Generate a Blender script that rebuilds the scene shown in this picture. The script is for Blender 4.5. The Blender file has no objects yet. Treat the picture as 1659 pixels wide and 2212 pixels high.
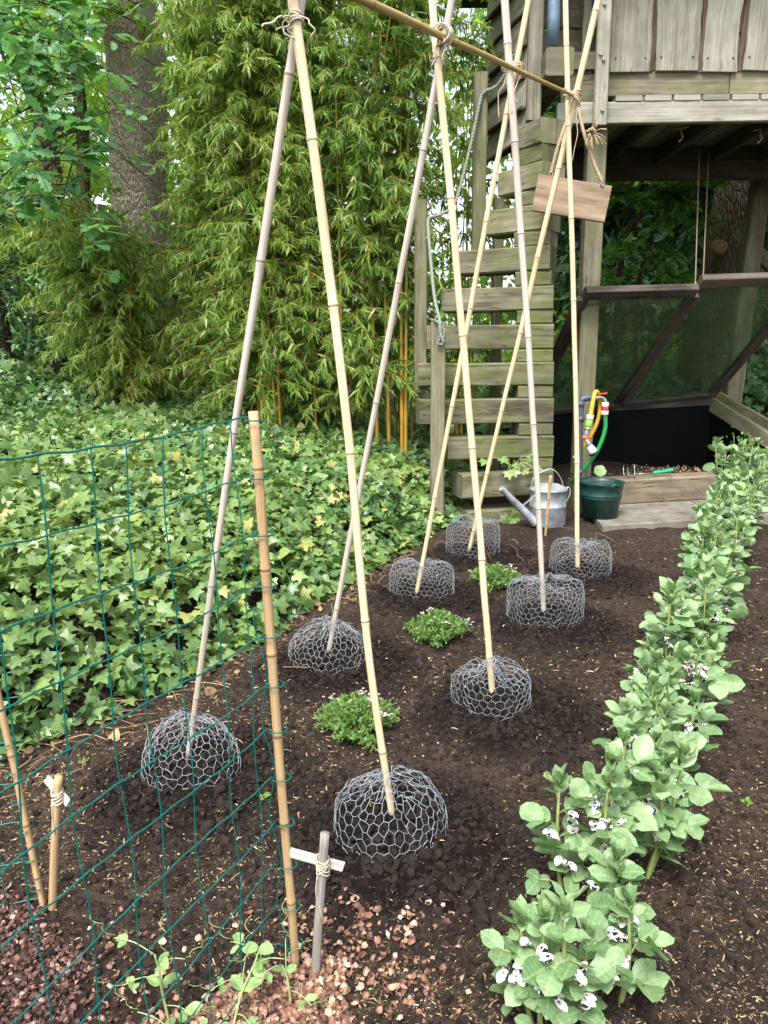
import bpy, math, random
import numpy as np
from mathutils import Vector, Matrix
R = math.radians
rng = np.random.default_rng(7)
random.seed(7)
scene = bpy.context.scene
C = scene.collection

# ------------------------------------------------------------------ camera, world, sun, exposure
H = 1.25
FPX = 1610.0                                   # focal length in pixels of a 1659 x 2212 frame
CM = Matrix.Rotation(R(90 - 12.1), 4, 'X') @ Matrix.Rotation(R(-0.6), 4, 'Z')
cam_d = bpy.data.cameras.new("camera")
cam = bpy.data.objects.new("camera", cam_d)
C.objects.link(cam)
cam.matrix_world = Matrix.Translation((0, 0, H)) @ CM
cam_d.sensor_fit = 'VERTICAL'
cam_d.sensor_height = 24.0
cam_d.sensor_width = 18.0
cam_d.lens = 24.0 * FPX / 2212.0
cam_d.clip_start = 0.05
cam_d.clip_end = 500
scene.camera = cam
scene.render.resolution_x, scene.render.resolution_y = 768, 1024

world = bpy.data.worlds.new("World")
scene.world = world
world.use_nodes = True
wn = world.node_tree
bg = wn.nodes["Background"]
sky = wn.nodes.new("ShaderNodeTexSky")
sky.sky_type = 'NISHITA'
sky.sun_disc = False
sky.sun_elevation = R(58)
sky.sun_rotation = R(200)
sky.air_density = 1.0
sky.dust_density = 3.0
hs = wn.nodes.new("ShaderNodeHueSaturation")
hs.inputs['Saturation'].default_value = 0.35
wn.links.new(sky.outputs[0], hs.inputs['Color'])
wn.links.new(hs.outputs[0], bg.inputs['Color'])
bg.inputs['Strength'].default_value = 0.125
sun_d = bpy.data.lights.new("sun", 'SUN')
sun_d.energy = 1.5
sun_d.angle = R(18)
sun_d.color = (1.0, 0.97, 0.92)
sun = bpy.data.objects.new("sun", sun_d)
C.objects.link(sun)
sun.rotation_euler = (R(32), 0, R(-20))
scene.view_settings.view_transform = 'Standard'
scene.view_settings.look = 'None'
scene.view_settings.gamma = 1.0
scene.view_settings.exposure = 1.72
scene.cycles.max_bounces = 6
scene.cycles.diffuse_bounces = 3
scene.cycles.transmission_bounces = 4
scene.cycles.transparent_max_bounces = 12
scene.cycles.caustics_reflective = False
scene.cycles.caustics_refractive = False

CM3 = np.array(CM.to_3x3())


def ray(px, py):
    return CM3 @ np.array([(px - 829.5) / FPX, -(py - 1106) / FPX, -1.0])


def at(px, py, Y):                             # point at distance Y in front of the camera
    d = ray(px, py)
    t = Y / d[1]
    return np.array([d[0] * t, Y, H + d[2] * t])


def G(px, py, z=0.0):                          # point on the level z
    d = ray(px, py)
    t = (z - H) / d[2]
    return np.array([d[0] * t, d[1] * t, z])


def project(P):                                # world points (n,3) -> pixels
    q = (np.asarray(P) - np.array([0, 0, H])) @ CM3
    w = np.maximum(-q[..., 2], 1e-3)
    return 829.5 + FPX * q[..., 0] / w, 1106 - FPX * q[..., 1] / w, -q[..., 2]


def depth(P):
    return float(-((np.asarray(P) - np.array([0, 0, H])) @ CM3)[2])


def unit(v):
    v = np.asarray(v, float)
    return v / (np.linalg.norm(v, axis=-1, keepdims=True) + 1e-12)


# ------------------------------------------------------------------ noise
_lat = rng.random((256, 256))


def vnoise(x, y):
    x = np.asarray(x, float); y = np.asarray(y, float)
    xi = np.floor(x).astype(int); yi = np.floor(y).astype(int)
    fx = x - xi; fy = y - yi
    fx = fx * fx * (3 - 2 * fx); fy = fy * fy * (3 - 2 * fy)
    a = _lat[xi % 256, yi % 256]; b = _lat[(xi + 1) % 256, yi % 256]
    c = _lat[xi % 256, (yi + 1) % 256]; d = _lat[(xi + 1) % 256, (yi + 1) % 256]
    return (a * (1 - fx) + b * fx) * (1 - fy) + (c * (1 - fx) + d * fx) * fy


def fbm(x, y, f=1.0, o=4):
    s = 0; a = 0.5
    for k in range(o):
        s = s + a * (vnoise(x * f + 17.3 * k, y * f + 9.1 * k) - 0.5)
        f *= 2.03; a *= 0.5
    return s


def smooth(t):
    t = np.clip(t, 0, 1)
    return t * t * (3 - 2 * t)


# ------------------------------------------------------------------ mesh builder
class MB:
    def __init__(s):
        s.V = []; s.A = []; s.L = []; s.T = []; s.n = 0

    def add(s, V, faces, A):
        """faces: list of int arrays (k, m); A: (n,3) = along, across, random"""
        V = np.asarray(V, float).reshape(-1, 3)
        A = np.broadcast_to(np.asarray(A, float), V.shape)
        s.V.append(V); s.A.append(A)
        for f in faces:
            f = np.asarray(f, int)
            if f.size == 0:
                continue
            if f.ndim == 1:
                f = f[None]
            s.L.append((f + s.n).ravel()); s.T.append(np.full(len(f), f.shape[1]))
        s.n += len(V)
        return s

    def build(s, name, mat, parent=None, smooth=False):
        me = bpy.data.meshes.new(name)
        V = np.concatenate(s.V); A = np.concatenate(s.A)
        L = np.concatenate(s.L); T = np.concatenate(s.T)
        me.vertices.add(len(V)); me.vertices.foreach_set('co', V.astype(np.float32).ravel())
        me.loops.add(len(L)); me.loops.foreach_set('vertex_index', L.astype(np.int32))
        me.polygons.add(len(T))
        st = np.concatenate([[0], np.cumsum(T)[:-1]]).astype(np.int32)
        me.polygons.foreach_set('loop_start', st)
        me.polygons.foreach_set('use_smooth', np.full(len(T), smooth))
        me.update(calc_edges=True)
        at_ = me.attributes.new('guv', 'FLOAT_VECTOR', 'POINT')
        at_.data.foreach_set('vector', A.astype(np.float32).ravel())
        me.materials.append(mat)
        o = bpy.data.objects.new(name, me)
        C.objects.link(o)
        if parent is not None:
            o.parent = parent
            w = Vector((0, 0, 0)); q = parent
            while q is not None:
                w += q.location; q = q.parent
            o.location = -w
        return o

    # -- shapes
    def tube(s, P, r, sides=8, rand=None, cap=True, squash=None):
        P = np.asarray(P, float); n = len(P)
        r = np.broadcast_to(np.asarray(r, float), (n,))
        rand = random.random() if rand is None else rand
        T = unit(np.gradient(P, axis=0))
        up = np.array([0, 0, 1.0]) if abs(T[0][2]) < 0.9 else np.array([1.0, 0, 0])
        u = unit(np.cross(T[0], up))
        a = np.linspace(0, 2 * np.pi, sides, endpoint=False)
        rings = []
        for i in range(n):
            u = unit(u - T[i] * np.dot(u, T[i])); v = np.cross(T[i], u)
            rings.append(P[i] + r[i] * (np.cos(a)[:, None] * u + np.sin(a)[:, None] * v))
        V = np.concatenate(rings)
        l = np.concatenate([[0], np.cumsum(np.linalg.norm(np.diff(P, axis=0), axis=1))])
        A = np.stack([np.repeat(l, sides), np.tile(a / (2 * np.pi), n), np.full(n * sides, rand)], 1)
        i = np.arange(n - 1)[:, None] * sides; k = np.arange(sides)[None]; k2 = (k + 1) % sides
        F = np.stack([i + k, i + k2, i + sides + k2, i + sides + k], -1).reshape(-1, 4)
        fs = [F]
        if cap:
            fs += [np.arange(sides)[::-1], (n - 1) * sides + np.arange(sides)]
        return s.add(V, fs, A)

    def lathe(s, prof, c, sides=40, axis=(0, 0, 1), rand=0.5):
        prof = np.asarray(prof, float); ax = unit(axis)
        t = np.array([1.0, 0, 0]) if abs(ax[0]) < 0.9 else np.array([0, 1.0, 0])
        u = unit(np.cross(t, ax)); v = np.cross(ax, u)
        a = np.linspace(0, 2 * np.pi, sides, endpoint=False)
        ring = np.cos(a)[:, None] * u + np.sin(a)[:, None] * v
        V = (np.asarray(c) + prof[:, 0][:, None, None] * ring[None] + prof[:, 1][:, None, None] * ax).reshape(-1, 3)
        n = len(prof)
        A = np.stack([np.repeat(prof[:, 1], sides), np.tile(a / (2 * np.pi), n), np.full(n * sides, rand)], 1)
        i = np.arange(n - 1)[:, None] * sides; k = np.arange(sides)[None]; k2 = (k + 1) % sides
        F = np.stack([i + k, i + k2, i + sides + k2, i + sides + k], -1).reshape(-1, 4)
        return s.add(V, [F], A)

    def plank(s, p0, p1, w, t, side, ch=0.006, seg=6, wob=0.0, wane=0.0, rand=None, wane_side=0):
        """bar from p0 to p1; w across 'side', t across the other; chamfered edges, optional wobble and waney edge"""
        p0 = np.asarray(p0, float); p1 = np.asarray(p1, float)
        a = unit(p1 - p0); sd = np.asarray(side, float); sd = unit(sd - a * np.dot(a, sd)); th = np.cross(a, sd)
        rand = random.random() if rand is None else rand
        hw, ht = w / 2, t / 2
        sec = np.array([[-hw + ch, -ht], [hw - ch, -ht], [hw, -ht + ch], [hw, ht - ch], [hw - ch, ht], [-hw + ch, ht], [-hw, ht - ch], [-hw, -ht + ch]])
        per = np.concatenate([[0], np.cumsum(np.linalg.norm(np.diff(np.vstack([sec, sec[:1]]), axis=0), axis=1))])
        L = np.linalg.norm(p1 - p0)
        ph = random.random() * 100
        tt = np.linspace(0, 1, seg + 1)
        V = []; A = []; F = []
        secs = []
        for x in tt:
            q = sec.copy()
            if wane:
                d = wane * (2 * fbm(np.array([x * L * 6 + ph]), np.array([ph]), 1, 3)[0])
                if wane_side >= 0:
                    q[q[:, 0] > 0, 0] += d
                d2 = wane * (2 * fbm(np.array([x * L * 5 + ph]), np.array([ph + 31]), 1, 3)[0])
                if wane_side <= 0:
                    q[q[:, 0] < 0, 0] += d2
            o = np.array([0, 0.0])
            if wob:
                o = wob * 2 * np.array([fbm(np.array([x * L * 2 + ph]), np.array([3.3]), 1, 2)[0], fbm(np.array([x * L * 2 + ph]), np.array([7.7]), 1, 2)[0]])
            q = q + o
            secs.append(p0 + a * L * x + q[:, :1] * sd + q[:, 1:] * th)
        m = 0
        for k in range(8):                     # each long face has its own vertices
            k2 = (k + 1) % 8
            for i in range(seg + 1):
                V += [secs[i][k], secs[i][k2]]
                A += [[tt[i] * L, per[k], rand], [tt[i] * L, per[k + 1], rand]]
            for i in range(seg):
                F.append([m + 2 * i, m + 2 * i + 1, m + 2 * i + 3, m + 2 * i + 2])
            m += 2 * (seg + 1)
        s.add(V, [np.array(F)], A)
        for e, sc in ((0, secs[0]), (1, secs[-1])):
            AA = np.stack([sec[:, 0] * 0.15, sec[:, 1] * 0.3 + 0.5, np.full(8, rand)], 1)
            s.add(sc, [np.arange(8) if e else np.arange(8)[::-1]], AA)
        return s

    def inst(s, tmpl, pos, dr, nr, sc, rnd, sw=None):
        """leaf templates: x across, y along, z normal"""
        tv, tf, ta = tmpl
        pos = np.asarray(pos, float); n = len(pos)
        if n == 0:
            return s
        y = unit(dr); z = np.asarray(nr, float); z = unit(z - y * np.sum(y * z, 1, keepdims=True)); x = np.cross(y, z)
        sc = np.broadcast_to(sc, (n,))[:, None, None]
        sx = 1.0 if sw is None else np.asarray(sw)[:, None, None]
        V = pos[:, None, :] + sc * (sx * tv[None, :, 0:1] * x[:, None] + tv[None, :, 1:2] * y[:, None] + tv[None, :, 2:3] * z[:, None])
        m = len(tv)
        A = np.empty((n, m, 3)); A[:, :, 0] = ta[:, 0]; A[:, :, 1] = ta[:, 1]; A[:, :, 2] = np.broadcast_to(rnd, (n,))[:, None]
        off = (np.arange(n) * m)[:, None, None]
        return s.add(V.reshape(-1, 3), [(f[None] + off).reshape(-1, f.shape[1]) for f in tf], A.reshape(-1, 3))

    def wires(s, P, Q, r, sides=4, rnd=0.5):
        P = np.asarray(P); Q = np.asarray(Q); n = len(P)
        T = unit(Q - P)
        ref = np.where(np.abs(T[:, 2:3]) < 0.8, np.array([[0, 0, 1.0]]), np.array([[1.0, 0, 0]]))
        u = unit(np.cross(T, ref)); v = np.cross(T, u)
        a = np.linspace(0, 2 * np.pi, sides, endpoint=False)
        ring = np.cos(a)[None, :, None] * u[:, None] + np.sin(a)[None, :, None] * v[:, None]
        e = T[:, None] * r * 0.5
        V = np.concatenate([P[:, None] - e + r * ring, Q[:, None] + e + r * ring], 1)
        k = np.arange(sides); k2 = (k + 1) % sides
        F = np.stack([k, k2, sides + k2, sides + k], -1)
        F = (F[None] + (np.arange(n) * 2 * sides)[:, None, None]).reshape(-1, 4)
        A = np.zeros((n, 2 * sides, 3)); A[:, :, 2] = np.broadcast_to(rnd, (n,))[:, None]
        return s.add(V.reshape(-1, 3), [F], A.reshape(-1, 3))


def tag(o, label=None, cat=None, group=None, kind=None):
    if label: o['label'] = label
    if cat: o['category'] = cat
    if group: o['group'] = group
    if kind: o['kind'] = kind
    return o


def empty(name, loc, label, cat, group=None):
    o = bpy.data.objects.new(name, None)
    o.empty_display_size = 0.1
    C.objects.link(o)
    o.location = Vector([float(c) for c in loc])
    return tag(o, label, cat, group)


def spline(pts, n=24):                          # Catmull-Rom through points
    P = np.asarray(pts, float)
    P = np.vstack([2 * P[0] - P[1], P, 2 * P[-1] - P[-2]])
    out = []
    m = len(P) - 3
    for i in range(m):
        p0, p1, p2, p3 = P[i:i + 4]
        k = max(2, n // m)
        for t in np.linspace(0, 1, k, endpoint=False):
            out.append(0.5 * ((2 * p1) + (-p0 + p2) * t + (2 * p0 - 5 * p1 + 4 * p2 - p3) * t * t + (-p0 + 3 * p1 - 3 * p2 + p3) * t ** 3))
    out.append(P[-2])
    return np.array(out)


# ------------------------------------------------------------------ materials
def nodes(name):
    m = bpy.data.materials.new(name)
    m.use_nodes = True
    nt = m.node_tree
    return m, nt, nt.nodes['Principled BSDF'], nt.nodes['Material Output']


def nd(nt, typ, ins=None, **kw):
    n = nt.nodes.new(typ)
    for k, v in kw.items():
        setattr(n, k, v)
    for k, v in (ins or {}).items():
        sock = n.inputs[k]
        if isinstance(v, bpy.types.NodeSocket):
            nt.links.new(v, sock)
        else:
            sock.default_value = v
    return n


def ramp(nt, fac, stops):
    r = nd(nt, 'ShaderNodeValToRGB', {'Fac': fac})
    e = r.color_ramp.elements
    while len(e) < len(stops):
        e.new(0.5)
    for x, (p, c) in zip(e, stops):
        x.position = p
        x.color = (*c, 1) if len(c) == 3 else c
    return r.outputs[0]


def mixc(nt, fac, a, b, mode='MIX'):
    n = nd(nt, 'ShaderNodeMix', data_type='RGBA', blend_type=mode)
    for sock, v in ((n.inputs[0], fac), (n.inputs[6], a), (n.inputs[7], b)):
        if isinstance(v, bpy.types.NodeSocket):
            nt.links.new(v, sock)
        else:
            sock.default_value = v if not isinstance(v, tuple) or len(v) == 4 else (*v, 1)
    return n.outputs[2]


def guv(nt):
    a = nd(nt, 'ShaderNodeAttribute', attribute_name='guv')
    return a.outputs['Vector']


def sep(nt, v):
    return nd(nt, 'ShaderNodeSeparateXYZ', {0: v}).outputs


def vmul(nt, v, k):
    return nd(nt, 'ShaderNodeVectorMath', {0: v, 1: k}, operation='MULTIPLY').outputs[0]


def noise(nt, vec, scale, detail=4, rough=0.55, out=0):
    return nd(nt, 'ShaderNodeTexNoise', {'Vector': vec, 'Scale': scale, 'Detail': detail, 'Roughness': rough}).outputs[out]


def bump(nt, bsdf, h, dist=0.01, strength=0.6):
    b = nd(nt, 'ShaderNodeBump', {'Height': h, 'Distance': dist, 'Strength': strength})
    nt.links.new(b.outputs[0], bsdf.inputs['Normal'])


def geo_pos(nt):
    return nd(nt, 'ShaderNodeNewGeometry').outputs['Position']


def wood(name, dark, light, moss=None, mossamt=0.5, grain=45, crack=0.0):
    m, nt, b, o = nodes(name)
    g = guv(nt)
    v = vmul(nt, g, (1.6, grain, 37.0))
    n1 = noise(nt, v, 1.0, 6, 0.6)
    v2 = vmul(nt, g, (2.5, 7.0, 19.0))
    n2 = noise(nt, v2, 1.6, 4, 0.6)
    s = sep(nt, g)
    mixf = nd(nt, 'ShaderNodeMath', {0: n1, 1: n2}, operation='ADD').outputs[0]
    mixf = nd(nt, 'ShaderNodeMath', {0: mixf, 1: 0.5}, operation='MULTIPLY').outputs[0]
    rnd = nd(nt, 'ShaderNodeMapRange', {'Value': s[2], 'To Min': -0.07, 'To Max': 0.07}).outputs[0]
    mixf = nd(nt, 'ShaderNodeMath', {0: mixf, 1: rnd}, operation='ADD').outputs[0]
    c = ramp(nt, mixf, [(0.37, dark), (0.51, tuple((a + c_) / 2 for a, c_ in zip(dark, light))), (0.64, light)])
    p = geo_pos(nt)
    kv = vmul(nt, g, (2.6, 9.5, 41.0))
    kd = nd(nt, 'ShaderNodeTexVoronoi', {'Vector': kv, 'Scale': 1.0}).outputs[0]
    kf = nd(nt, 'ShaderNodeMapRange', {'Value': kd, 'From Min': 0.06, 'From Max': 0.13, 'To Min': 0.65, 'To Max': 0.0}).outputs[0]
    c = mixc(nt, kf, c, tuple(q * 0.55 for q in dark))
    n5 = noise(nt, p, 1.4, 5, 0.7)
    f5 = nd(nt, 'ShaderNodeMapRange', {'Value': n5, 'From Min': 0.48, 'From Max': 0.7, 'To Max': 0.45}).outputs[0]
    c = mixc(nt, f5, c, dark)
    if moss:
        n3 = noise(nt, p, 3.2, 5, 0.65)
        f = nd(nt, 'ShaderNodeMapRange', {'Value': n3, 'From Min': 0.42, 'From Max': 0.68, 'To Max': mossamt}).outputs[0]
        c = mixc(nt, f, c, moss)
    if crack:
        v4 = vmul(nt, g, (1.1, 16.0, 23.0))
        n4 = noise(nt, v4, 1.0, 3, 0.5)
        d = nd(nt, 'ShaderNodeMath', {0: n4, 1: 0.5}, operation='SUBTRACT').outputs[0]
        d = nd(nt, 'ShaderNodeMath', {0: d}, operation='ABSOLUTE').outputs[0]
        f = nd(nt, 'ShaderNodeMapRange', {'Value': d, 'From Min': 0.0, 'From Max': 0.012, 'To Min': crack, 'To Max': 0.0}).outputs[0]
        c = mixc(nt, f, c, (0.025, 0.02, 0.015))
    nt.links.new(c, b.inputs['Base Color'])
    b.inputs['Roughness'].default_value = 0.85
    b.inputs['Specular IOR Level'].default_value = 0.2
    bump(nt, b, mixf, 0.006, 0.7)
    return m


def plain(name, col, rough=0.5, metal=0.0, var=0.15, scale=30, spec=0.5, bmp=0.0):
    m, nt, b, o = nodes(name)
    n = noise(nt, geo_pos(nt), scale, 4, 0.6)
    lo = tuple(c * (1 - var) for c in col); hi = tuple(min(1, c * (1 + var)) for c in col)
    nt.links.new(ramp(nt, n, [(0.3, lo), (0.7, hi)]), b.inputs['Base Color'])
    b.inputs['Roughness'].default_value = rough
    b.inputs['Metallic'].default_value = metal
    b.inputs['Specular IOR Level'].default_value = spec
    if bmp:
        bump(nt, b, n, bmp, 0.8)
    return m


def leaf(name, stops, rough=0.5, trans=0.35, patch=None, patch_scale=1.2, tip=None, vein=None, spec=0.4, tcol=1.5, ribs=0.0, spot=None):
    m, nt, b, o = nodes(name)
    s = sep(nt, guv(nt))
    c = ramp(nt, s[2], stops)
    if patch:
        n = noise(nt, geo_pos(nt), patch_scale, 3, 0.6)
        f = nd(nt, 'ShaderNodeMapRange', {'Value': n, 'From Min': 0.45, 'From Max': 0.65, 'To Max': 0.65}).outputs[0]
        c = mixc(nt, f, c, patch)
    if tip:
        f = nd(nt, 'ShaderNodeMapRange', {'Value': s[0], 'From Min': 0.78, 'From Max': 1.0, 'To Max': 0.45}).outputs[0]
        c = mixc(nt, f, c, tip)
    if vein:
        a = nd(nt, 'ShaderNodeMath', {0: s[1]}, operation='ABSOLUTE').outputs[0]
        f = nd(nt, 'ShaderNodeMapRange', {'Value': a, 'From Min': 0.0, 'From Max': 0.16, 'To Min': 0.5, 'To Max': 0.0}).outputs[0]
        c = mixc(nt, f, c, vein)
    if ribs:
        av = nd(nt, 'ShaderNodeMath', {0: s[1]}, operation='ABSOLUTE').outputs[0]
        ph = nd(nt, 'ShaderNodeMath', {0: av, 1: -4.0, 2: nd(nt, 'ShaderNodeMath', {0: s[0], 1: 44.0}, operation='MULTIPLY').outputs[0]}, operation='MULTIPLY_ADD').outputs[0]
        sn = nd(nt, 'ShaderNodeMath', {0: ph}, operation='SINE').outputs[0]
        rf = nd(nt, 'ShaderNodeMapRange', {'Value': sn, 'From Min': 0.75, 'From Max': 1.0, 'To Max': ribs}).outputs[0]
        c = mixc(nt, rf, c, vein)
    mo = noise(nt, geo_pos(nt), 55, 4, 0.65)
    c = mixc(nt, 1.0, c, ramp(nt, mo, [(0.3, (0.72, 0.74, 0.70)), (0.7, (1.25, 1.22, 1.2))]), 'MULTIPLY')
    if spot:
        sn_ = noise(nt, geo_pos(nt), 90, 2, 0.5)
        sf = nd(nt, 'ShaderNodeMapRange', {'Value': sn_, 'From Min': 0.70, 'From Max': 0.76, 'To Max': 0.6}).outputs[0]
        c = mixc(nt, sf, c, spot)
    nt.links.new(c, b.inputs['Base Color'])
    b.inputs['Roughness'].default_value = rough
    b.inputs['Specular IOR Level'].default_value = spec
    if trans:
        t = nd(nt, 'ShaderNodeBsdfTranslucent')
        tc = mixc(nt, 1.0, c, (tcol * 1.0, tcol * 1.05, tcol * 0.55), 'MULTIPLY')
        nt.links.new(tc, t.inputs['Color'])
        mx = nd(nt, 'ShaderNodeMixShader', {0: trans})
        nt.links.new(b.outputs[0], mx.inputs[1]); nt.links.new(t.outputs[0], mx.inputs[2])
        nt.links.new(mx.outputs[0], o.inputs['Surface'])
    return m


def cane_mat(name, base, hi, dark, blotch=(0.30, 0.24, 0.18), bl=0.5, upper=None):
    m, nt, b, o = nodes(name)
    g = guv(nt)
    s = sep(nt, g)
    n1 = noise(nt, vmul(nt, g, (2.2, 5.0, 13.0)), 1.5, 5, 0.6)
    n2 = noise(nt, vmul(nt, g, (6.0, 60.0, 13.0)), 1.0, 4, 0.6)
    f = nd(nt, 'ShaderNodeMath', {0: n1, 1: n2}, operation='ADD').outputs[0]
    f = nd(nt, 'ShaderNodeMath', {0: f, 1: 0.5}, operation='MULTIPLY').outputs[0]
    c = ramp(nt, f, [(0.33, dark), (0.48, base), (0.66, hi)])
    n3 = noise(nt, vmul(nt, g, (1.7, 1.2, 29.0)), 1.7, 5, 0.7)
    f3 = nd(nt, 'ShaderNodeMapRange', {'Value': n3, 'From Min': 0.5, 'From Max': 0.75, 'To Max': bl}).outputs[0]
    c = mixc(nt, f3, c, blotch)
    # ring colour comes from the joints (random channel above 1)
    r = nd(nt, 'ShaderNodeMapRange', {'Value': s[2], 'From Min': 1.0, 'From Max': 1.6, 'To Max': 0.75}).outputs[0]
    c = mixc(nt, r, c, (0.12, 0.075, 0.04))
    if upper:
        uf = nd(nt, 'ShaderNodeMapRange', {'Value': s[0], 'From Min': 0.5, 'From Max': 1.6, 'To Max': 0.8}).outputs[0]
        c = mixc(nt, uf, c, upper)
    nt.links.new(c, b.inputs['Base Color'])
    b.inputs['Roughness'].default_value = 0.45
    b.inputs['Specular IOR Level'].default_value = 0.35
    bump(nt, b, n2, 0.001, 0.4)
    return m


M = {}
# soil: one dark crumbly loam with stains of its own
m, nt, b, o = nodes("soil")
p = geo_pos(nt)
n1 = noise(nt, p, 1.3, 6, 0.6)
n2 = noise(nt, p, 46, 8, 0.72)
n3 = noise(nt, p, 190, 4, 0.7)
c1 = ramp(nt, n1, [(0.35, (0.049, 0.038, 0.031)), (0.65, (0.090, 0.068, 0.053))])
fresh = sep(nt, guv(nt))[2]
fr_n = nd(nt, 'ShaderNodeMath', {0: fresh, 1: noise(nt, p, 7, 4, 0.6)}, operation='MULTIPLY').outputs[0]
c1 = mixc(nt, nd(nt, 'ShaderNodeMapRange', {'Value': fr_n, 'From Min': 0.09, 'From Max': 0.30}).outputs[0], c1, (0.0165, 0.0122, 0.0105))
c2 = ramp(nt, n2, [(0.36, (0.30, 0.28, 0.27)), (0.66, (1.5, 1.4, 1.3))])
c = mixc(nt, 1.0, c1, c2, 'MULTIPLY')
fk = nd(nt, 'ShaderNodeMapRange', {'Value': n3, 'From Min': 0.62, 'From Max': 0.72, 'To Max': 0.5}).outputs[0]
c = mixc(nt, fk, c, (0.20, 0.13, 0.075))
nt.links.new(c, b.inputs['Base Color'])
b.inputs['Roughness'].default_value = 0.95
b.inputs['Specular IOR Level'].default_value = 0.15
hh = nd(nt, 'ShaderNodeMath', {0: n2, 1: n3}, operation='ADD').outputs[0]
bump(nt, b, hh, 0.02, 0.9)
M['soil'] = m
M['clod'] = plain("clod", (0.023, 0.017, 0.0145), 0.95, var=0.5, scale=60, spec=0.12, bmp=0.004)

M['wood'] = wood("weathered_wood", (0.105, 0.092, 0.062), (0.29, 0.262, 0.19), (0.13, 0.155, 0.045), 0.55)
M['sleeper'] = wood("sleeper_wood", (0.075, 0.067, 0.042), (0.255, 0.235, 0.16), (0.105, 0.135, 0.028), 0.8, 30, 0.8)
M['clad'] = wood("cladding_wood", (0.165, 0.152, 0.118), (0.40, 0.38, 0.315), (0.23, 0.27, 0.19), 0.35, 75)
M['clad2'] = wood("side_cladding_wood", (0.125, 0.115, 0.085), (0.32, 0.305, 0.24), (0.19, 0.23, 0.14), 0.35, 70)
M['bark_edge'] = wood("bark_edge", (0.05, 0.035, 0.025), (0.14, 0.10, 0.07), None, 0, 20)
M['brown_board'] = wood("brown_board", (0.09, 0.06, 0.038), (0.20, 0.14, 0.09), None, 0, 40)
M['dark_wood'] = wood("dark_wood", (0.035, 0.03, 0.022), (0.10, 0.085, 0.065), None, 0, 40)
M['old_beam'] = wood("old_beam", (0.09, 0.07, 0.05), (0.27, 0.215, 0.15), None, 0, 28, 0.9)
M['lid_wood'] = wood("lid_wood", (0.022, 0.019, 0.017), (0.135, 0.108, 0.085), (0.12, 0.105, 0.08), 0.35, 40)
M['sign_wood'] = wood("sign_wood", (0.13, 0.088, 0.058), (0.38, 0.275, 0.19), None, 0, 24)
M['grey_stake'] = wood("grey_stake", (0.22, 0.20, 0.175), (0.48, 0.45, 0.41), None, 0, 120)
M['pale_label'] = wood("pale_label", (0.45, 0.43, 0.38), (0.74, 0.72, 0.67), None, 0, 120)

M['cane_yellow'] = cane_mat("cane_yellow", (0.56, 0.40, 0.19), (0.74, 0.60, 0.36), (0.40, 0.26, 0.11), (0.62, 0.47, 0.27), 0.4)
M['cane_cream'] = cane_mat("cane_cream", (0.62, 0.49, 0.29), (0.78, 0.69, 0.48), (0.46, 0.33, 0.16), (0.55, 0.44, 0.30), 0.4)
M['cane_grey'] = cane_mat("cane_grey", (0.46, 0.405, 0.345), (0.62, 0.56, 0.495), (0.33, 0.27, 0.21), (0.50, 0.37, 0.20), 0.45)
M['cane_tan'] = cane_mat("cane_tan", (0.42, 0.28, 0.14), (0.57, 0.42, 0.24), (0.27, 0.17, 0.08), (0.36, 0.26, 0.17), 0.5)
M['cane_ridge'] = cane_mat("cane_ridge", (0.40, 0.27, 0.09), (0.55, 0.40, 0.17), (0.24, 0.15, 0.04), (0.30, 0.19, 0.07), 0.5)
M['culm'] = cane_mat("bamboo_culm", (0.44, 0.25, 0.04), (0.56, 0.35, 0.07), (0.33, 0.19, 0.02), (0.30, 0.27, 0.03), 0.4, (0.20, 0.24, 0.04))
M['twine'] = plain("twine", (0.55, 0.46, 0.34), 0.9, var=0.3, scale=200, spec=0.1, bmp=0.002)
M['white_string'] = plain("white_string", (0.62, 0.56, 0.44), 0.9, var=0.15, scale=200, spec=0.1)
M['old_rope'] = plain("old_rope", (0.20, 0.16, 0.115), 0.95, var=0.35, scale=160, spec=0.1)
M['hemp'] = plain("hemp_rope", (0.36, 0.28, 0.17), 0.95, var=0.35, scale=160, spec=0.1, bmp=0.002)
M['blue_rope'] = plain("grey_rope", (0.23, 0.25, 0.215), 0.9, var=0.25, scale=120, spec=0.1, bmp=0.002)
M['zinc'] = plain("galvanised_wire", (0.36, 0.395, 0.43), 0.42, 0.35, 0.12, 60)
M['fence_green'] = plain("green_coated_wire", (0.0, 0.12, 0.095), 0.38, 0.0, 0.15, 40)
M['can'] = plain("galvanised_can", (0.42, 0.455, 0.48), 0.55, 0.5, 0.38, 17, bmp=0.001)
M['bucket'] = plain("dark_green_enamel", (0.010, 0.052, 0.042), 0.40, 0.0, 0.4, 17)
M['pvc'] = plain("grey_pvc", (0.06, 0.075, 0.10), 0.4, 0, 0.1, 20)
M['blue_pipe'] = plain("blue_grey_pipe", (0.13, 0.19, 0.26), 0.45, 0.3, 0.18, 20)
M['brass'] = plain("nickel_brass", (0.50, 0.45, 0.36), 0.35, 0.8, 0.1, 20)
M['red'] = plain("red_plastic", (0.62, 0.025, 0.02), 0.4, 0, 0.05, 20)
M['orange'] = plain("orange_plastic", (0.80, 0.13, 0.05), 0.4, 0, 0.05, 20)
M['white_plastic'] = plain("white_plastic", (0.75, 0.75, 0.74), 0.4, 0, 0.05, 20)
M['lime'] = plain("lime_plastic", (0.28, 0.70, 0.07), 0.4, 0, 0.05, 20)
M['silver'] = plain("silver_plastic", (0.42, 0.43, 0.44), 0.35, 0.4, 0.05, 20)
M['black'] = plain("black_rubber", (0.012, 0.012, 0.013), 0.6, 0, 0.1, 20)
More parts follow.
